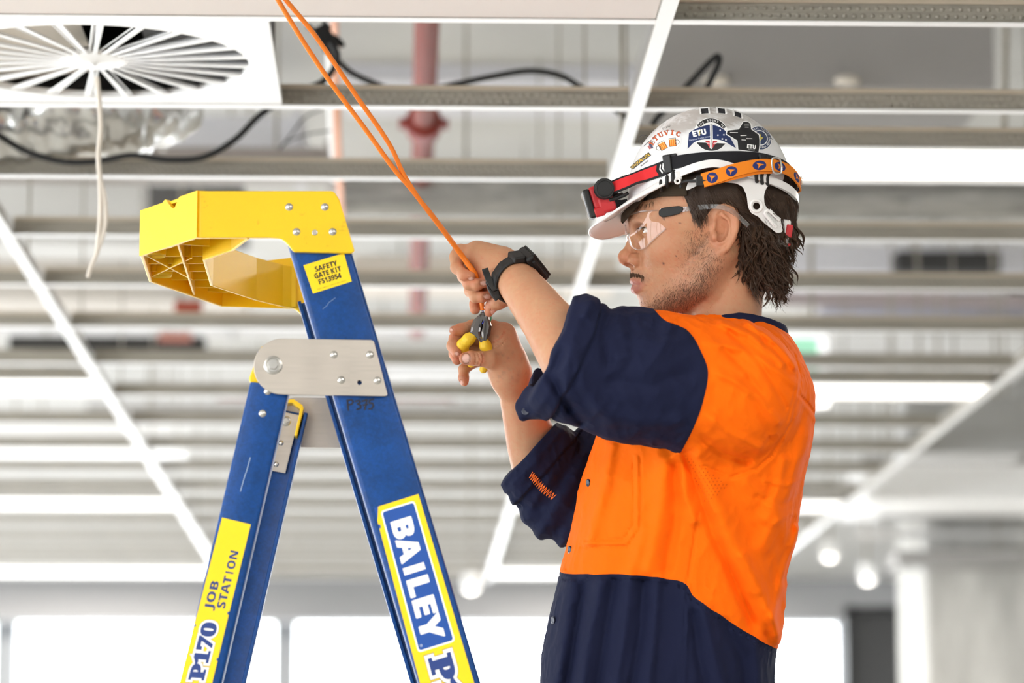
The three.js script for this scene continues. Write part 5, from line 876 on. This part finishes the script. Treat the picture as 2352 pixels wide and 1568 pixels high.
  sticker('sticker', 1738, 323, 60, 60, 8, 300, 300, (g) => { g.fillStyle = '#f3f3f1'; g.beginPath(); g.arc(150, 150, 146, 0, 7); g.fill(); g.fillStyle = '#27395f'; g.beginPath(); g.arc(150, 150, 136, 0, 7); g.fill(); g.fillStyle = '#f3f3f1'; g.beginPath(); g.arc(150, 150, 92, 0, 7); g.fill(); g.fillStyle = '#27395f'; g.beginPath(); g.arc(150, 150, 80, 0, 7); g.fill(); arc(g, 'ELECTRICAL TRADES UNION', 150, 150, 114, -3.6, 0.6, 32, '#f3f3f1'); arc(g, 'SINCE 1902', 150, 150, 114, 2.5, 0.9, 28, '#f3f3f1', { inner: 1 }); g.fillStyle = '#d9c35a'; g.beginPath(); g.moveTo(160, 90); g.lineTo(120, 160); g.lineTo(152, 156); g.lineTo(140, 214); g.lineTo(186, 138); g.lineTo(156, 140); g.fill(); });
  sticker('sticker', 1626, 316, 118, 84, 2, 708, 504, (g) => {
    g.clearRect(0, 0, 708, 504);
    g.fillStyle = '#f4f4f3'; g.beginPath(); g.arc(350, 262, 236, 0, 7); g.fill(); g.fillStyle = '#17181c'; g.beginPath(); g.arc(350, 262, 226, -2.6, -0.5); g.arc(350, 262, 172, -0.5, -2.6, true); g.fill(); arc(g, 'THE RIGHT TO', 350, 262, 198, -2.5, -0.62, 40, '#f4f4f3'); arc(g, 'STAND TO US', 350, 262, 140, -2.3, -0.8, 30, '#6a6a70', { font: 'normal', face: 'serif' });
    g.fillStyle = '#17181c'; g.beginPath(); g.arc(350, 262, 226, 0.55, 2.6); g.fill();
    g.lineWidth = 14; g.strokeStyle = '#f4f4f3'; g.fillStyle = '#1d2f5e'; g.beginPath(); g.moveTo(52, 250); g.quadraticCurveTo(180, 150, 330, 130); g.lineTo(336, 330); g.quadraticCurveTo(150, 330, 92, 410); g.lineTo(36, 470); g.closePath(); g.stroke(); g.fill();
    g.beginPath(); g.moveTo(368, 130); g.quadraticCurveTo(520, 150, 600, 280); g.lineTo(690, 440); g.lineTo(610, 400); g.quadraticCurveTo(500, 320, 372, 330); g.closePath(); g.stroke(); g.fill();
    T(g, 'ETU', 190, 246, 108, '#f6f6f4', { rot: -14, stroke: '#f6f6f4', lw: 6 }); g.strokeStyle = '#e8d04c'; g.lineWidth = 7; g.beginPath(); g.moveTo(204, 212); g.lineTo(186, 250); g.lineTo(204, 246); g.lineTo(190, 284); g.stroke(); T(g, 'Electrical Trades Union', 196, 322, 28, '#dfe3ee', { rot: -13, font: 'normal' });
    for (const [x, y] of [[470, 200], [520, 260], [548, 330], [440, 270], [500, 320]]) { g.fillStyle = '#f6f6f4'; g.beginPath(); for (let i = 0; i < 14; i++) { const a = i / 14 * 6.283, r = i % 2 ? 7 : 17; g.lineTo(x + r * Math.cos(a), y + r * Math.sin(a)); } g.fill(); }
    g.fillStyle = '#f6f6f4'; g.beginPath(); g.moveTo(340, 100); g.lineTo(362, 100); g.lineTo(368, 450); g.lineTo(350, 466); g.lineTo(332, 450); g.fill(); g.strokeStyle = '#1b1c22'; g.lineWidth = 5; g.beginPath(); g.moveTo(351, 110); g.lineTo(351, 450); g.stroke();
    g.fillStyle = '#c1272d'; g.beginPath(); g.moveTo(268, 352); g.lineTo(330, 352); g.lineTo(334, 454); g.closePath(); g.fill(); g.beginPath(); g.moveTo(434, 352); g.lineTo(372, 352); g.lineTo(368, 454); g.closePath(); g.fill(); T(g, 'AUS', 306, 384, 28, '#f6f6f4', { rot: 24 }); T(g, 'LIA', 400, 384, 28, '#f6f6f4', { rot: -24 }); T(g, 'N', 520, 420, 30, '#f6f6f4', { rot: 10 });
  });
  sticker('sticker', 1697, 320, 84, 74, 6, 420, 370, (g) => { g.clearRect(0, 0, 420, 370); const shape = () => { g.beginPath(); g.moveTo(206, 26); g.quadraticCurveTo(262, -2, 290, 40); g.lineTo(300, 100); g.lineTo(392, 150); g.quadraticCurveTo(416, 250, 400, 352); g.lineTo(170, 352); g.lineTo(150, 250); g.lineTo(24, 190); g.lineTo(30, 150); g.lineTo(160, 120); g.closePath(); }; g.lineWidth = 24; g.lineJoin = 'round'; g.strokeStyle = '#f4f4f3'; shape(); g.stroke(); g.fillStyle = '#1a1a1e'; shape(); g.fill(); g.strokeStyle = '#e9e8e5'; g.lineWidth = 9; for (const [a, b, c, d] of [[220, 60, 276, 52], [226, 84, 270, 78], [60, 168, 150, 160], [180, 190, 250, 178], [250, 214, 320, 206], [196, 236, 246, 232]]) { g.beginPath(); g.moveTo(a, b); g.lineTo(c, d); g.stroke(); } T(g, 'ETU', 316, 300, 60, '#f6f6f4', { stroke: '#f6f6f4', lw: 3 }); T(g, 'VICTORIA', 318, 334, 18, '#c9c9c9', { font: 'normal' }); }, 1.8);
  sticker('sticker', 1524, 327, 74, 66, -16, 420, 370, (g) => {
    g.clearRect(0, 0, 420, 370); g.fillStyle = '#f4f3f0'; g.beginPath(); g.ellipse(220, 220, 176, 140, 0, 0, 7); g.fill();
    T(g, 'Crew', 270, 34, 44, '#222226', { font: 'italic', face: 'serif', rot: -4 });
    arc(g, 'ETUVIC', 214, 360, 256, -2.32, -0.86, 86, '#d8602e', { face: 'serif', stroke: '#5a1d14', lw: 6 });
    for (const [x, y, r] of [[150, 250, -12], [282, 246, 12]]) { g.save(); g.translate(x, y); g.rotate(r * 0.01745); g.fillStyle = '#e77a1c'; g.fillRect(-42, -50, 84, 104); g.fillStyle = '#f6b25a'; for (const q of [-30, -6, 18]) g.fillRect(q, -40, 10, 86); g.fillStyle = '#fbf7ee'; for (const q of [-36, -12, 14, 36]) { g.beginPath(); g.arc(q, -54, 19, 0, 7); g.fill(); } g.strokeStyle = '#3a2a22'; g.lineWidth = 6; g.strokeRect(-42, -50, 84, 104); g.beginPath(); g.arc(r > 0 ? 56 : -56, 4, 28, 0, 7); g.stroke(); g.restore(); }
  });
  sticker('sticker', 1470, 374, 50, 40, -36, 320, 256, (g) => { g.clearRect(0, 0, 320, 256); T(g, 'UNION LIFE', 160, 120, 58, '#f0c53a', { stroke: '#1d2238', lw: 20, sx: 0.92 }); T(g, 'BE PROUD', 176, 186, 26, '#2b2b30', {}); });
  sticker('sticker', 1483, 330, 32, 50, -30, 160, 250, (g) => { g.clearRect(0, 0, 160, 250); g.strokeStyle = '#4a4a52'; g.lineWidth = 5; g.beginPath(); g.moveTo(20, 70); g.bezierCurveTo(60, 10, 90, 10, 140, 60); g.moveTo(40, 96); g.bezierCurveTo(80, 60, 110, 60, 150, 100); g.moveTo(30, 150); g.lineTo(110, 130); g.stroke(); g.fillStyle = '#b0605f'; g.fillRect(60, 176, 26, 44); g.fillStyle = '#4a4f70'; g.fillRect(84, 166, 20, 56); });
  sticker('scuff_mark', 1756, 312, 30, 34, 0, 90, 102, (g) => { g.clearRect(0, 0, 90, 102); g.strokeStyle = '#1b1b1f'; g.lineWidth = 5; g.lineCap = 'round'; g.beginPath(); g.moveTo(14, 16); g.quadraticCurveTo(46, 50, 80, 88); g.stroke(); });
  // suspension: side strap with eyelet, adjuster and ratchet at the nape
  const Z = (x, y) => [1320 + x / 3.075, 230 + y / 3.075];
  const hs = outline([[760, 660], [860, 612], [1000, 596], [1110, 606], [1160, 632], [1185, 690], [1196, 770], [1214, 812], [1268, 836], [1300, 872], [1400, 950], [1440, 940], [1420, 850], [1330, 790], [1306, 750], [1302, 690], [1318, 640], [1350, 600], [1330, 540], [900, 540], [780, 600]].map(([x, y]) => Z(x, y)), 6), hole = new THREE.Path(), e = Z(1252, 765); hole.absarc(e[0], e[1], 9, 0, Math.PI * 2); hs.holes.push(hole);
  const bend = (g) => { const P = g.attributes.position; for (let i = 0; i < P.count; i++) { const x = P.getX(i), y = P.getY(i); P.setZ(i, P.getZ(i) + 152 - 0.0019 * Math.max(0, x - 1650) ** 2 - 0.05 * Math.max(0, y - 470)); } g.computeVertexNormals(); return g; };
  addTo(hat, 'harness', bend(new THREE.ExtrudeGeometry(hs, { depth: 3, bevelEnabled: true, bevelSize: 1, bevelThickness: 1, bevelSegments: 2, curveSegments: 16 })), std('#e4e3e2', 0.4));
  addTo(hat, 'eyelet', bend(new THREE.TorusGeometry(13, 3.2, 10, 40).translate(e[0], e[1], 5)), MG.plastic);
  { const a = Z(1340, 812), b = Z(1400, 880); addTo(hat, 'adjuster', bend(join([tubeL([[a[0], a[1] - 6, 6], [b[0] + 6, b[1] - 6, 6]], 4.5, 6), tubeL([[a[0] - 6, a[1] + 6, 6], [b[0] - 2, b[1] + 10, 6]], 4.5, 6), tubeL([[a[0], a[1] - 6, 6], [a[0] - 9, a[1] - 1, 6], [a[0] - 6, a[1] + 6, 6]], 4.5, 10)])), MG.plastic); }
  { const c = Z(1462, 940); addTo(hat, 'ratchet', join([boxL([c[0] - 3, c[1], 70], [27, 58, 56], 6, 8), boxL([c[0] - 2, c[1] + 26, 66], [28, 12, 50], 4, 8)]), MG.plastic); addTo(hat, 'ratchet_grip', join([boxL([c[0] + 9, c[1] - 2, 92], [15, 30, 16], 3, 8), boxL([c[0] - 6, c[1] + 17, 98], [12, 5, 3], 1.2, 20), boxL([c[0] + 10, c[1] + 29, 90], [7, 7, 10], 2, 0)]), MG.red); }
  // dark sweat band
  const sweat = skinOf((x, y, w) => { const h = Math.abs(headSD(x, y, w) - 9) - 7 - 0.8 * noise(x * 0.15, y * 0.15, w * 0.15), low = y - (x < 1473 ? mix(500, 466, (x - 1443) / 30) : x < 1515 ? mix(466, 456, (x - 1473) / 42) : 456) ; const up = smooth(494, 482, y + HK * w), dome = (Math.hypot((x - HX) / HA, w / HB) - 0.955) * 150; return smax(h, Math.max(low, 405 - y, x - 1572, mix(-60, dome, up)), 5); }, [1425, 400, -130], [1580, 512, 130], 4, { eps: 1 });
  mesh('sweat_band', placed(sweat, hat), MG.brown, hat);
  // lugs on the rim
  const rimN = (x, dy) => { const a = Math.acos(clamp((x - HX) / HA, -1, 1)), p = rimPt(a, 14, dy); return p; };
  { const p = rimN(1556, 2); addTo(hat, 'lug', join([boxL([p.x, p.y + 5, p.z - 2], [15, 20, 8], 4, -12), new THREE.TorusGeometry(5.5, 2.6, 8, 24).translate(p.x - 2, p.y + 17, p.z + 1)]), MG.plastic); }
}

// ---------------------------------------------------------------- straps and clips round the hat
const A_ = (x) => Math.acos(clamp((x - HX) / HA, -0.999, 0.999));
{
  const lamp = thing('headlamp', 'red and black headlamp with a red banded strap on the hard hat brim', 'headlamp', toWorld(1385, 450, 0));
  const add = (n, g, m) => addTo(lamp, n, g, m);
  const rot = -17;
  add('body', join([boxL([1378, 458, 0], [44, 64, 112], 8, rot), boxL([1392, 470, 20], [40, 40, 80], 8, rot), boxL([1376, 488, 30], [26, 22, 60], 5, rot)]), MG.red);
  add('lens_frame', join([boxL([1353, 470, 0], [15, 68, 118], 5, rot), boxL([1404, 440, 0], [26, 34, 104], 6, rot)]), MG.black);
  add('lens', boxL([1346, 472, 0], [7, 60, 108], 3, rot), new THREE.MeshPhysicalMaterial({ color: hex('#e8eaec'), roughness: 0.08, transmission: 0.8, thickness: 0, clearcoat: 1 }));
  add('knob', join([new THREE.CylinderGeometry(22, 23.5, 26, 40).rotateX(Math.PI / 2).translate(1386.5, 436.5, 68), new THREE.CylinderGeometry(24.5, 24.5, 12, 40).rotateX(Math.PI / 2).translate(1386.5, 436.5, 60), new THREE.TorusGeometry(18, 1.4, 8, 40).translate(1386.5, 436.5, 81)]), MG.black);
  add('bracket', join([boxL([1418, 452, 48], [26, 10, 26], 4, -20), tubeL([[1398, 462, 62], [1430, 452, 66], [1440, 446, 70]], 4, 12)]), MG.black);
  // strap: red front run printed with a black edge and white chevrons, plain black round the shell
  const red = canvas(512, 128, (g, w, h) => { g.fillStyle = '#17171b'; g.fillRect(0, 0, w, h); g.fillStyle = '#d8262b'; g.fillRect(0, 18, 408, 92); g.fillStyle = '#17171b'; g.beginPath(); g.moveTo(408, 0); g.lineTo(376, 64); g.lineTo(408, 128); g.lineTo(440, 128); g.lineTo(440, 0); g.fill(); g.strokeStyle = '#f0efec'; g.lineWidth = 17; for (const x of [432, 474]) { g.beginPath(); g.moveTo(x + 22, 24); g.lineTo(x - 4, 64); g.lineTo(x + 22, 104); g.stroke(); } });
  add('strap', band([[1405, 434, 66], [1440, 421, 92], [1475, 408, domeW(1478, 408) + 3], [1505, 398, domeW(1505, 398) + 3], [1524, 391, domeW(1524, 391) + 3]], 16.5, 3.5), new THREE.MeshPhysicalMaterial({ color: 0xffffff, map: red, roughness: 0.85 }));
  const yp = table([[-0.5, 412], [0.2, 409], [0.52, 407], [1.0, 406], [1.49, 411], [2.0, 416], [2.15, 417.5]]), pts = []; for (let i = 0; i <= 40; i++) { const a = mix(2.15, -0.5, i / 40); pts.push(domeAt(a, yp(a)[1], 2).toArray()); }
  add('strap', band(pts, 14.5, 3.5, 140), MG.blackCloth);
  const fp = []; for (let i = 0; i <= 40; i++) { const a = mix(-0.5, -2.4, i / 40); fp.push(domeAt(a, mix(412, 425, i / 40), 2).toArray()); } fp.push([1430, 470, -80], [1405, 460, -62]);
  add('strap', band(fp, 14.5, 3.5, 120), MG.blackCloth);
  // clips that hold the strap to the rim
  const clip = thing('strap_clip', 'front black plastic clip holding the headlamp strap to the hat rim', 'clip', toWorld(1525, 400, 120), null), clip2 = thing('strap_clip', 'rear black plastic clip above the silver strap buckle', 'clip', toWorld(1745, 395, 120), null);
  const mk = (o, x, tops, r0, ry) => { const wy = (y) => domeW(x, y); addTo(o, 'plate', join([boxL([x + 3, 384, wy(384) + 9], [20, 40, 7], 2.5, r0, ry), boxL([x + 8, 366, wy(368) + 6], [34, 9, 9], 2.5, r0, ry)]), MG.black); const parts = []; for (let i = 0; i < 3; i++) { const xx = x - 12 + i * 13, p = domeAt(A_(xx), rimY(xx) - 3, 16); parts.push(tubeL([[xx + 4, p.y - 12, p.z - 4], [xx, p.y - 5, p.z + 3], [xx, p.y + 9, p.z + 3], [xx + 2, p.y + 15, p.z - 8]], 4.3, 16)); } addTo(o, 'finger', join(parts.slice(0, 1)), MG.black); addTo(o, 'finger', parts[1], MG.black); addTo(o, 'finger', parts[2], MG.black); };
  mk(clip, 1524, 0, -8, -0.55); mk(clip2, 1738, 0, 5, 0.5);
  // orange strap with blue roundels
  const os = thing('chin_strap', 'orange webbing strap with blue roundels round the back of the hard hat', 'strap', toWorld(1720, 400, 120));
  const W = (x, y, o) => [x, y, domeW(x, y) + o];
  const or = canvas(2048, 220, (g, w, h) => { g.fillStyle = '#f08a1a'; g.fillRect(0, 0, w, h); g.fillStyle = '#d9720f'; for (let i = 0; i < h; i += 6) g.fillRect(0, i, w, 1.5); for (const x of [150, 470, 800, 1085, 1420, 1640, 1900]) { g.fillStyle = '#24306e'; g.beginPath(); g.ellipse(x, 112, 84, 84, 0, 0, 7); g.fill(); g.fillStyle = '#f08a1a'; g.beginPath(); g.moveTo(x - 42, 62); g.lineTo(x + 60, 102); g.lineTo(x + 8, 120); g.lineTo(x - 26, 168); g.lineTo(x - 18, 112); g.closePath(); g.fill(); } });
  addTo(os, 'webbing', band([[1604, 423, 180, 16], [1640, 412, 186, 15.5], [1672, 401, 186, 15], [1725, 389, 172, 14], [1768, 388, 146, 13.5], [1806, 399, 98, 12.5], [1830, 420, 44, 12], [1836, 428, 0, 12], [1826, 432, -60, 12]], 14, 4, 120), new THREE.MeshPhysicalMaterial({ color: 0xffffff, map: or, roughness: 0.9 }));
  addTo(os, 'webbing_lower', band([[1606, 432, 176, 7], [1672, 415, 181, 7], [1725, 402, 167, 7], [1760, 399, 144, 7]], 7, 4, 60), std('#e07a12', 0.9));
  addTo(os, 'buckle', (() => { const pts = [[1762, 373, 157], [1778, 373, 150], [1782, 403, 146], [1766, 405, 154]].map((p) => V(...p)); return tube(pts, 2.4, 80, 8, true); })(), MG.steel);
  addTo(os, 'hook', join([tubeL([[1612, 423, 182], [1594, 424, 180], [1580, 424, 174], [1566, 424, 166], [1556, 430, 156], [1556, 438, 156]], 3.6, 30), boxL([1599, 424, 181], [20, 24, 6], 3, 0)]), MG.black);
  { const R = rng(5), fr = []; for (let i = 0; i < 24; i++) { const y = 408 + R() * 24; fr.push(tubeL([[1829, y, 20], [1835 + R() * 4, y + R() * 4 - 2, 20 + R() * 6], [1838 + R() * 4, y - 3 + R() * 6, 22 + R() * 6]], 0.6, 5, 4)); } const f = addTo(os, 'frayed_threads', join(fr), std('#efe2c4', 0.9)); f.userData.kind = 'stuff'; }
}

// ---------------------------------------------------------------- safety glasses
{
  const o = thing('safety_glasses', 'clear wraparound safety glasses with black temple grips', 'glasses', toWorld(1500, 515, 0));
  const lensM = new THREE.MeshPhysicalMaterial({ color: 0xffffff, roughness: 0.0, transmission: 1, thickness: 0, ior: 1.5 }), clear = new THREE.MeshPhysicalMaterial({ color: hex('#f6f6f6'), roughness: 0.06, transmission: 0.93, thickness: 0.002, ior: 1.5, clearcoat: 1 });
  const bot = table([[0, 517], [0.14, 530], [0.28, 549], [0.45, 564], [0.7, 575], [0.9, 572], [1.1, 556], [1.3, 538], [1.42, 528]]), top = table([[0, 499], [0.5, 493], [0.9, 488], [1.42, 486]]);
  const at = (psi, v) => { const a = Math.abs(psi), y = mix(top(a)[1], bot(a)[1], v), bulge = 5 * Math.sin(v * Math.PI) * Math.cos(psi * 0.8), R = 104 + bulge; return V(1541 - R * Math.cos(psi), y, 104 * Math.sin(psi) * 0.99); };
  addTo(o, 'lens', gridGeo(90, 20, (u, v) => at(mix(-1.42, 1.42, u), v)), lensM);
  const edge = []; for (let i = 0; i <= 60; i++) edge.push(at(mix(-1.42, 1.42, i / 60), 0).toArray()); const e2 = []; for (let i = 0; i <= 90; i++) e2.push(at(mix(-1.42, 1.42, i / 90), 1).toArray());
  addTo(o, 'lens_edge', join([tubeL(edge, 2.2, 120, 6), tubeL(e2, 1.5, 160, 6)]), clear);
  for (const s of [1, -1]) {
    const w = (v) => s * v;
    addTo(o, 'temple', band([[1512, 489, w(106)], [1560, 486, w(118)], [1600, 481, w(132)], [1645, 481, w(140)], [1672, 492, w(142)], [1690, 507, w(138)], [1708, 524, w(134)]], 5.5, 4, 60, 1560, 0), clear);
    const bs = outline([[1510, 489, 3], [1516, 483, 5], [1554, 479, 8], [1562, 482, 5], [1561, 488, 4], [1552, 495, 7], [1518, 502, 6], [1510, 498, 4]]);
    const bg = new THREE.ExtrudeGeometry(bs, { depth: 7, bevelEnabled: true, bevelSize: 1.6, bevelThickness: 2, bevelSegments: 3 }), P = bg.attributes.position; for (let i = 0; i < P.count; i++) P.setZ(i, P.getZ(i) + s * (105 + (P.getX(i) - 1510) * 0.22) - (s < 0 ? 7 : 0)); bg.computeVertexNormals();
    addTo(o, 'temple_grip', bg, MG.black);
    const side = []; for (const v of [0.05, 0.35, 0.65]) side.push(tubeL([at(s * 1.42, v).toArray(), [1512, 490 + v * 8, w(106)]], 2, 6));
    addTo(o, 'lens_arm', join(side), clear);
  }
}

// ---------------------------------------------------------------- wristwatch
{
  const o = thing('wristwatch', 'chunky black digital wristwatch on the raised left wrist', 'watch', toWorld(1180, 640, 60));
  const a = V(...ARM_NEAR[2].slice(0, 3)), b = V(...ARM_NEAR[3].slice(0, 3)), A = b.clone().sub(a).normalize(), c = a.clone().lerp(b, 0.45);
  const r0 = V(0.77, -0.63, 0).addScaledVector(A, -V(0.77, -0.63, 0).dot(A)).normalize(), t0 = A.clone().cross(r0).normalize();
  const frame = (g, rr, ang = 0) => { const r = r0.clone().multiplyScalar(Math.cos(ang)).addScaledVector(t0, Math.sin(ang)), t = r.clone().cross(A); return g.applyMatrix4(new THREE.Matrix4().makeBasis(t, r, A).setPosition(c.clone().addScaledVector(r, rr))); };
  const fixW = (g) => { g = g.index ? g.toNonIndexed() : g; return g; };
  const ring = []; const N = 72, RB = 50.5;
  { const pos = [], idx = [], prof = [[-13, 0], [-14, 3], [-11, 6], [11, 6], [14, 3], [13, 0], [-13, 0]]; for (let i = 0; i <= N; i++) { const an = i / N * 6.2832, r = r0.clone().multiplyScalar(Math.cos(an)).addScaledVector(t0, Math.sin(an)), rib = (i % 6 < 2) ? 1.4 : 0; prof.forEach(([x, h], k) => { const q = c.clone().addScaledVector(r, RB + h + (h > 4 ? rib : 0)).addScaledVector(A, x * (1 + 0.35 * Math.max(0, Math.cos(an)))); pos.push(q.x, q.y, q.z); if (i < N && k < 6) { const p = i * 7 + k, s = p + 7; idx.push(p, p + 1, s, p + 1, s + 1, s); } }); } const g = new THREE.BufferGeometry(); g.setAttribute('position', new THREE.Float32BufferAttribute(pos, 3)); g.setIndex(idx); g.computeVertexNormals(); addTo(o, 'strap', toCreasedNormals(g, 0.6), MG.black); }
  addTo(o, 'case', join([frame(new RoundedBoxGeometry(80, 22, 60, 4, 8), RB + 5), frame(new RoundedBoxGeometry(56, 8, 70, 3, 3), RB + 6), frame(new RoundedBoxGeometry(30, 16, 40, 4, 5), RB + 7, 0.9), frame(new RoundedBoxGeometry(30, 16, 40, 4, 5), RB + 7, -0.9)]), MG.black);
  addTo(o, 'bezel', frame(new RoundedBoxGeometry(74, 6, 54, 3, 2.8), RB + 17), MG.black);
  addTo(o, 'screen', frame(new RoundedBoxGeometry(54, 2, 36, 2, 0.9), RB + 20), new THREE.MeshPhysicalMaterial({ color: hex('#5a5c58'), roughness: 0.12, clearcoat: 1 }));
  addTo(o, 'strap_tail', join([band([[1121, 617, 70], [1130, 642, 80], [1143, 664, 84], [1149, 684, 82]], 3.4, 14, 30, 1300, 60), band([[1129, 645, 72], [1138, 668, 80], [1150, 684, 82]], 5, 14, 30, 1300, 60)]), MG.black);
}

// ---------------------------------------------------------------- orange cables and pliers
{
  const orange = std('#f58220', 0.42);
  const cables = [[[645 - 240, -420, 395], [520, -220, 360], [600, -80, 325], [642, 0, 300], [690, 82, 272], [760, 190, 232], [850, 312, 186], [912, 398, 152], [945, 436, 135], [990, 494, 110], [1034, 552, 76], [1062, 590, 50], [1090, 630, 40], [1104, 660, 14], [1107, 700, 10], [1108, 712, 8]],
    [[655 - 200, -430, 380], [560, -210, 345], [622, -70, 318], [655, 0, 296], [738, 104, 252], [830, 238, 198], [902, 344, 160], [932, 408, 142], [966, 462, 124], [992, 494, 100], [1036, 552, 66], [1064, 590, 40], [1092, 630, 29], [1105, 660, 4], [1108, 690, 0]]];
  const labs = ['orange data cable running from the ceiling to the raised hand, left one of two', 'orange data cable running from the ceiling to the raised hand, right one of two'];
  cables.forEach((pts, i) => { const o = thing('data_cable', labs[i], 'cable', toWorld(900, 380, 170)); addTo(o, 'sheath', tubeL(pts, 5.6, 220, 10), orange); if (!i) { const W = (n, col, p) => addTo(o, n, tubeL(p, 1.7, 20, 6), std(col, 0.5)); W('blue_wire', '#2b3a9c', [[1106, 700, 10], [1110, 718, 12], [1112, 734, 16], [1108, 744, 18]]); W('green_wire', '#2f7f5a', [[1110, 700, 8], [1124, 716, 10], [1128, 730, 12], [1126, 738, 12]]); W('white_wire', '#e6e6e4', [[1108, 700, 10], [1118, 715, 14], [1123, 728, 15], [1121, 738, 14]]); W('white_wire', '#d9dadd', [[1107, 700, 9], [1105, 718, 12], [1107, 732, 15]]); } });
  const p = thing('pliers', 'yellow handled steel side cutters held in the lower hand', 'pliers', toWorld(1105, 780, 5));
  const steel = std('#6f6b69', 0.3, 0.85);
  const half = (pts, dw) => { const g = new THREE.ExtrudeGeometry(outline(pts, 1.5), { depth: 8, bevelEnabled: true, bevelSize: 6, bevelOffset: -6, bevelThickness: 7, bevelSegments: 2 }); return g.translate(0, 0, dw); };
  addTo(p, 'jaw', half([[1110, 715], [1108, 750], [1104, 765], [1110, 786], [1094, 776], [1079, 764], [1081, 750], [1088, 734]], 4), steel);
  addTo(p, 'jaw', half([[1112, 716], [1124, 730], [1130, 748], [1126, 768], [1116, 787], [1106, 782], [1104, 762], [1108, 748]], 3), steel);
  addTo(p, 'pivot', new THREE.CylinderGeometry(3.4, 3.4, 4, 20).rotateX(Math.PI / 2).translate(1103, 748, 18), std('#17171a', 0.5));
  addTo(p, 'blade_slot', boxL([1102, 757, 18.5], [4, 10, 2], 0.8, 12), std('#c9c9cc', 0.3, 0.8));
  const grip = (pts) => skinOf((x, y, w) => chain(x, y, w, pts, 8) + 0.5 * noise(x * 0.2, y * 0.2, w * 0.2), [1030, 750, -60], [1150, 870, 40], 2.6, { eps: 0.8 });
  const ym = new THREE.MeshPhysicalMaterial({ color: hex('#f2c92e'), roughness: 0.5 });
  mesh('handle', placed(grip([[1090, 768, 8, 9.5], [1076, 779, 6, 13], [1063, 792, 0, 13], [1066, 812, -14, 11], [1082, 835, -24, 9]]), p), ym, p);
  mesh('handle', placed(grip([[1110, 780, 8, 9.5], [1115, 794, 6, 12.5], [1121, 808, 2, 12.5], [1117, 830, -14, 10.5], [1110, 848, -22, 9]]), p), ym, p);
}

renderer.render(scene, camera);
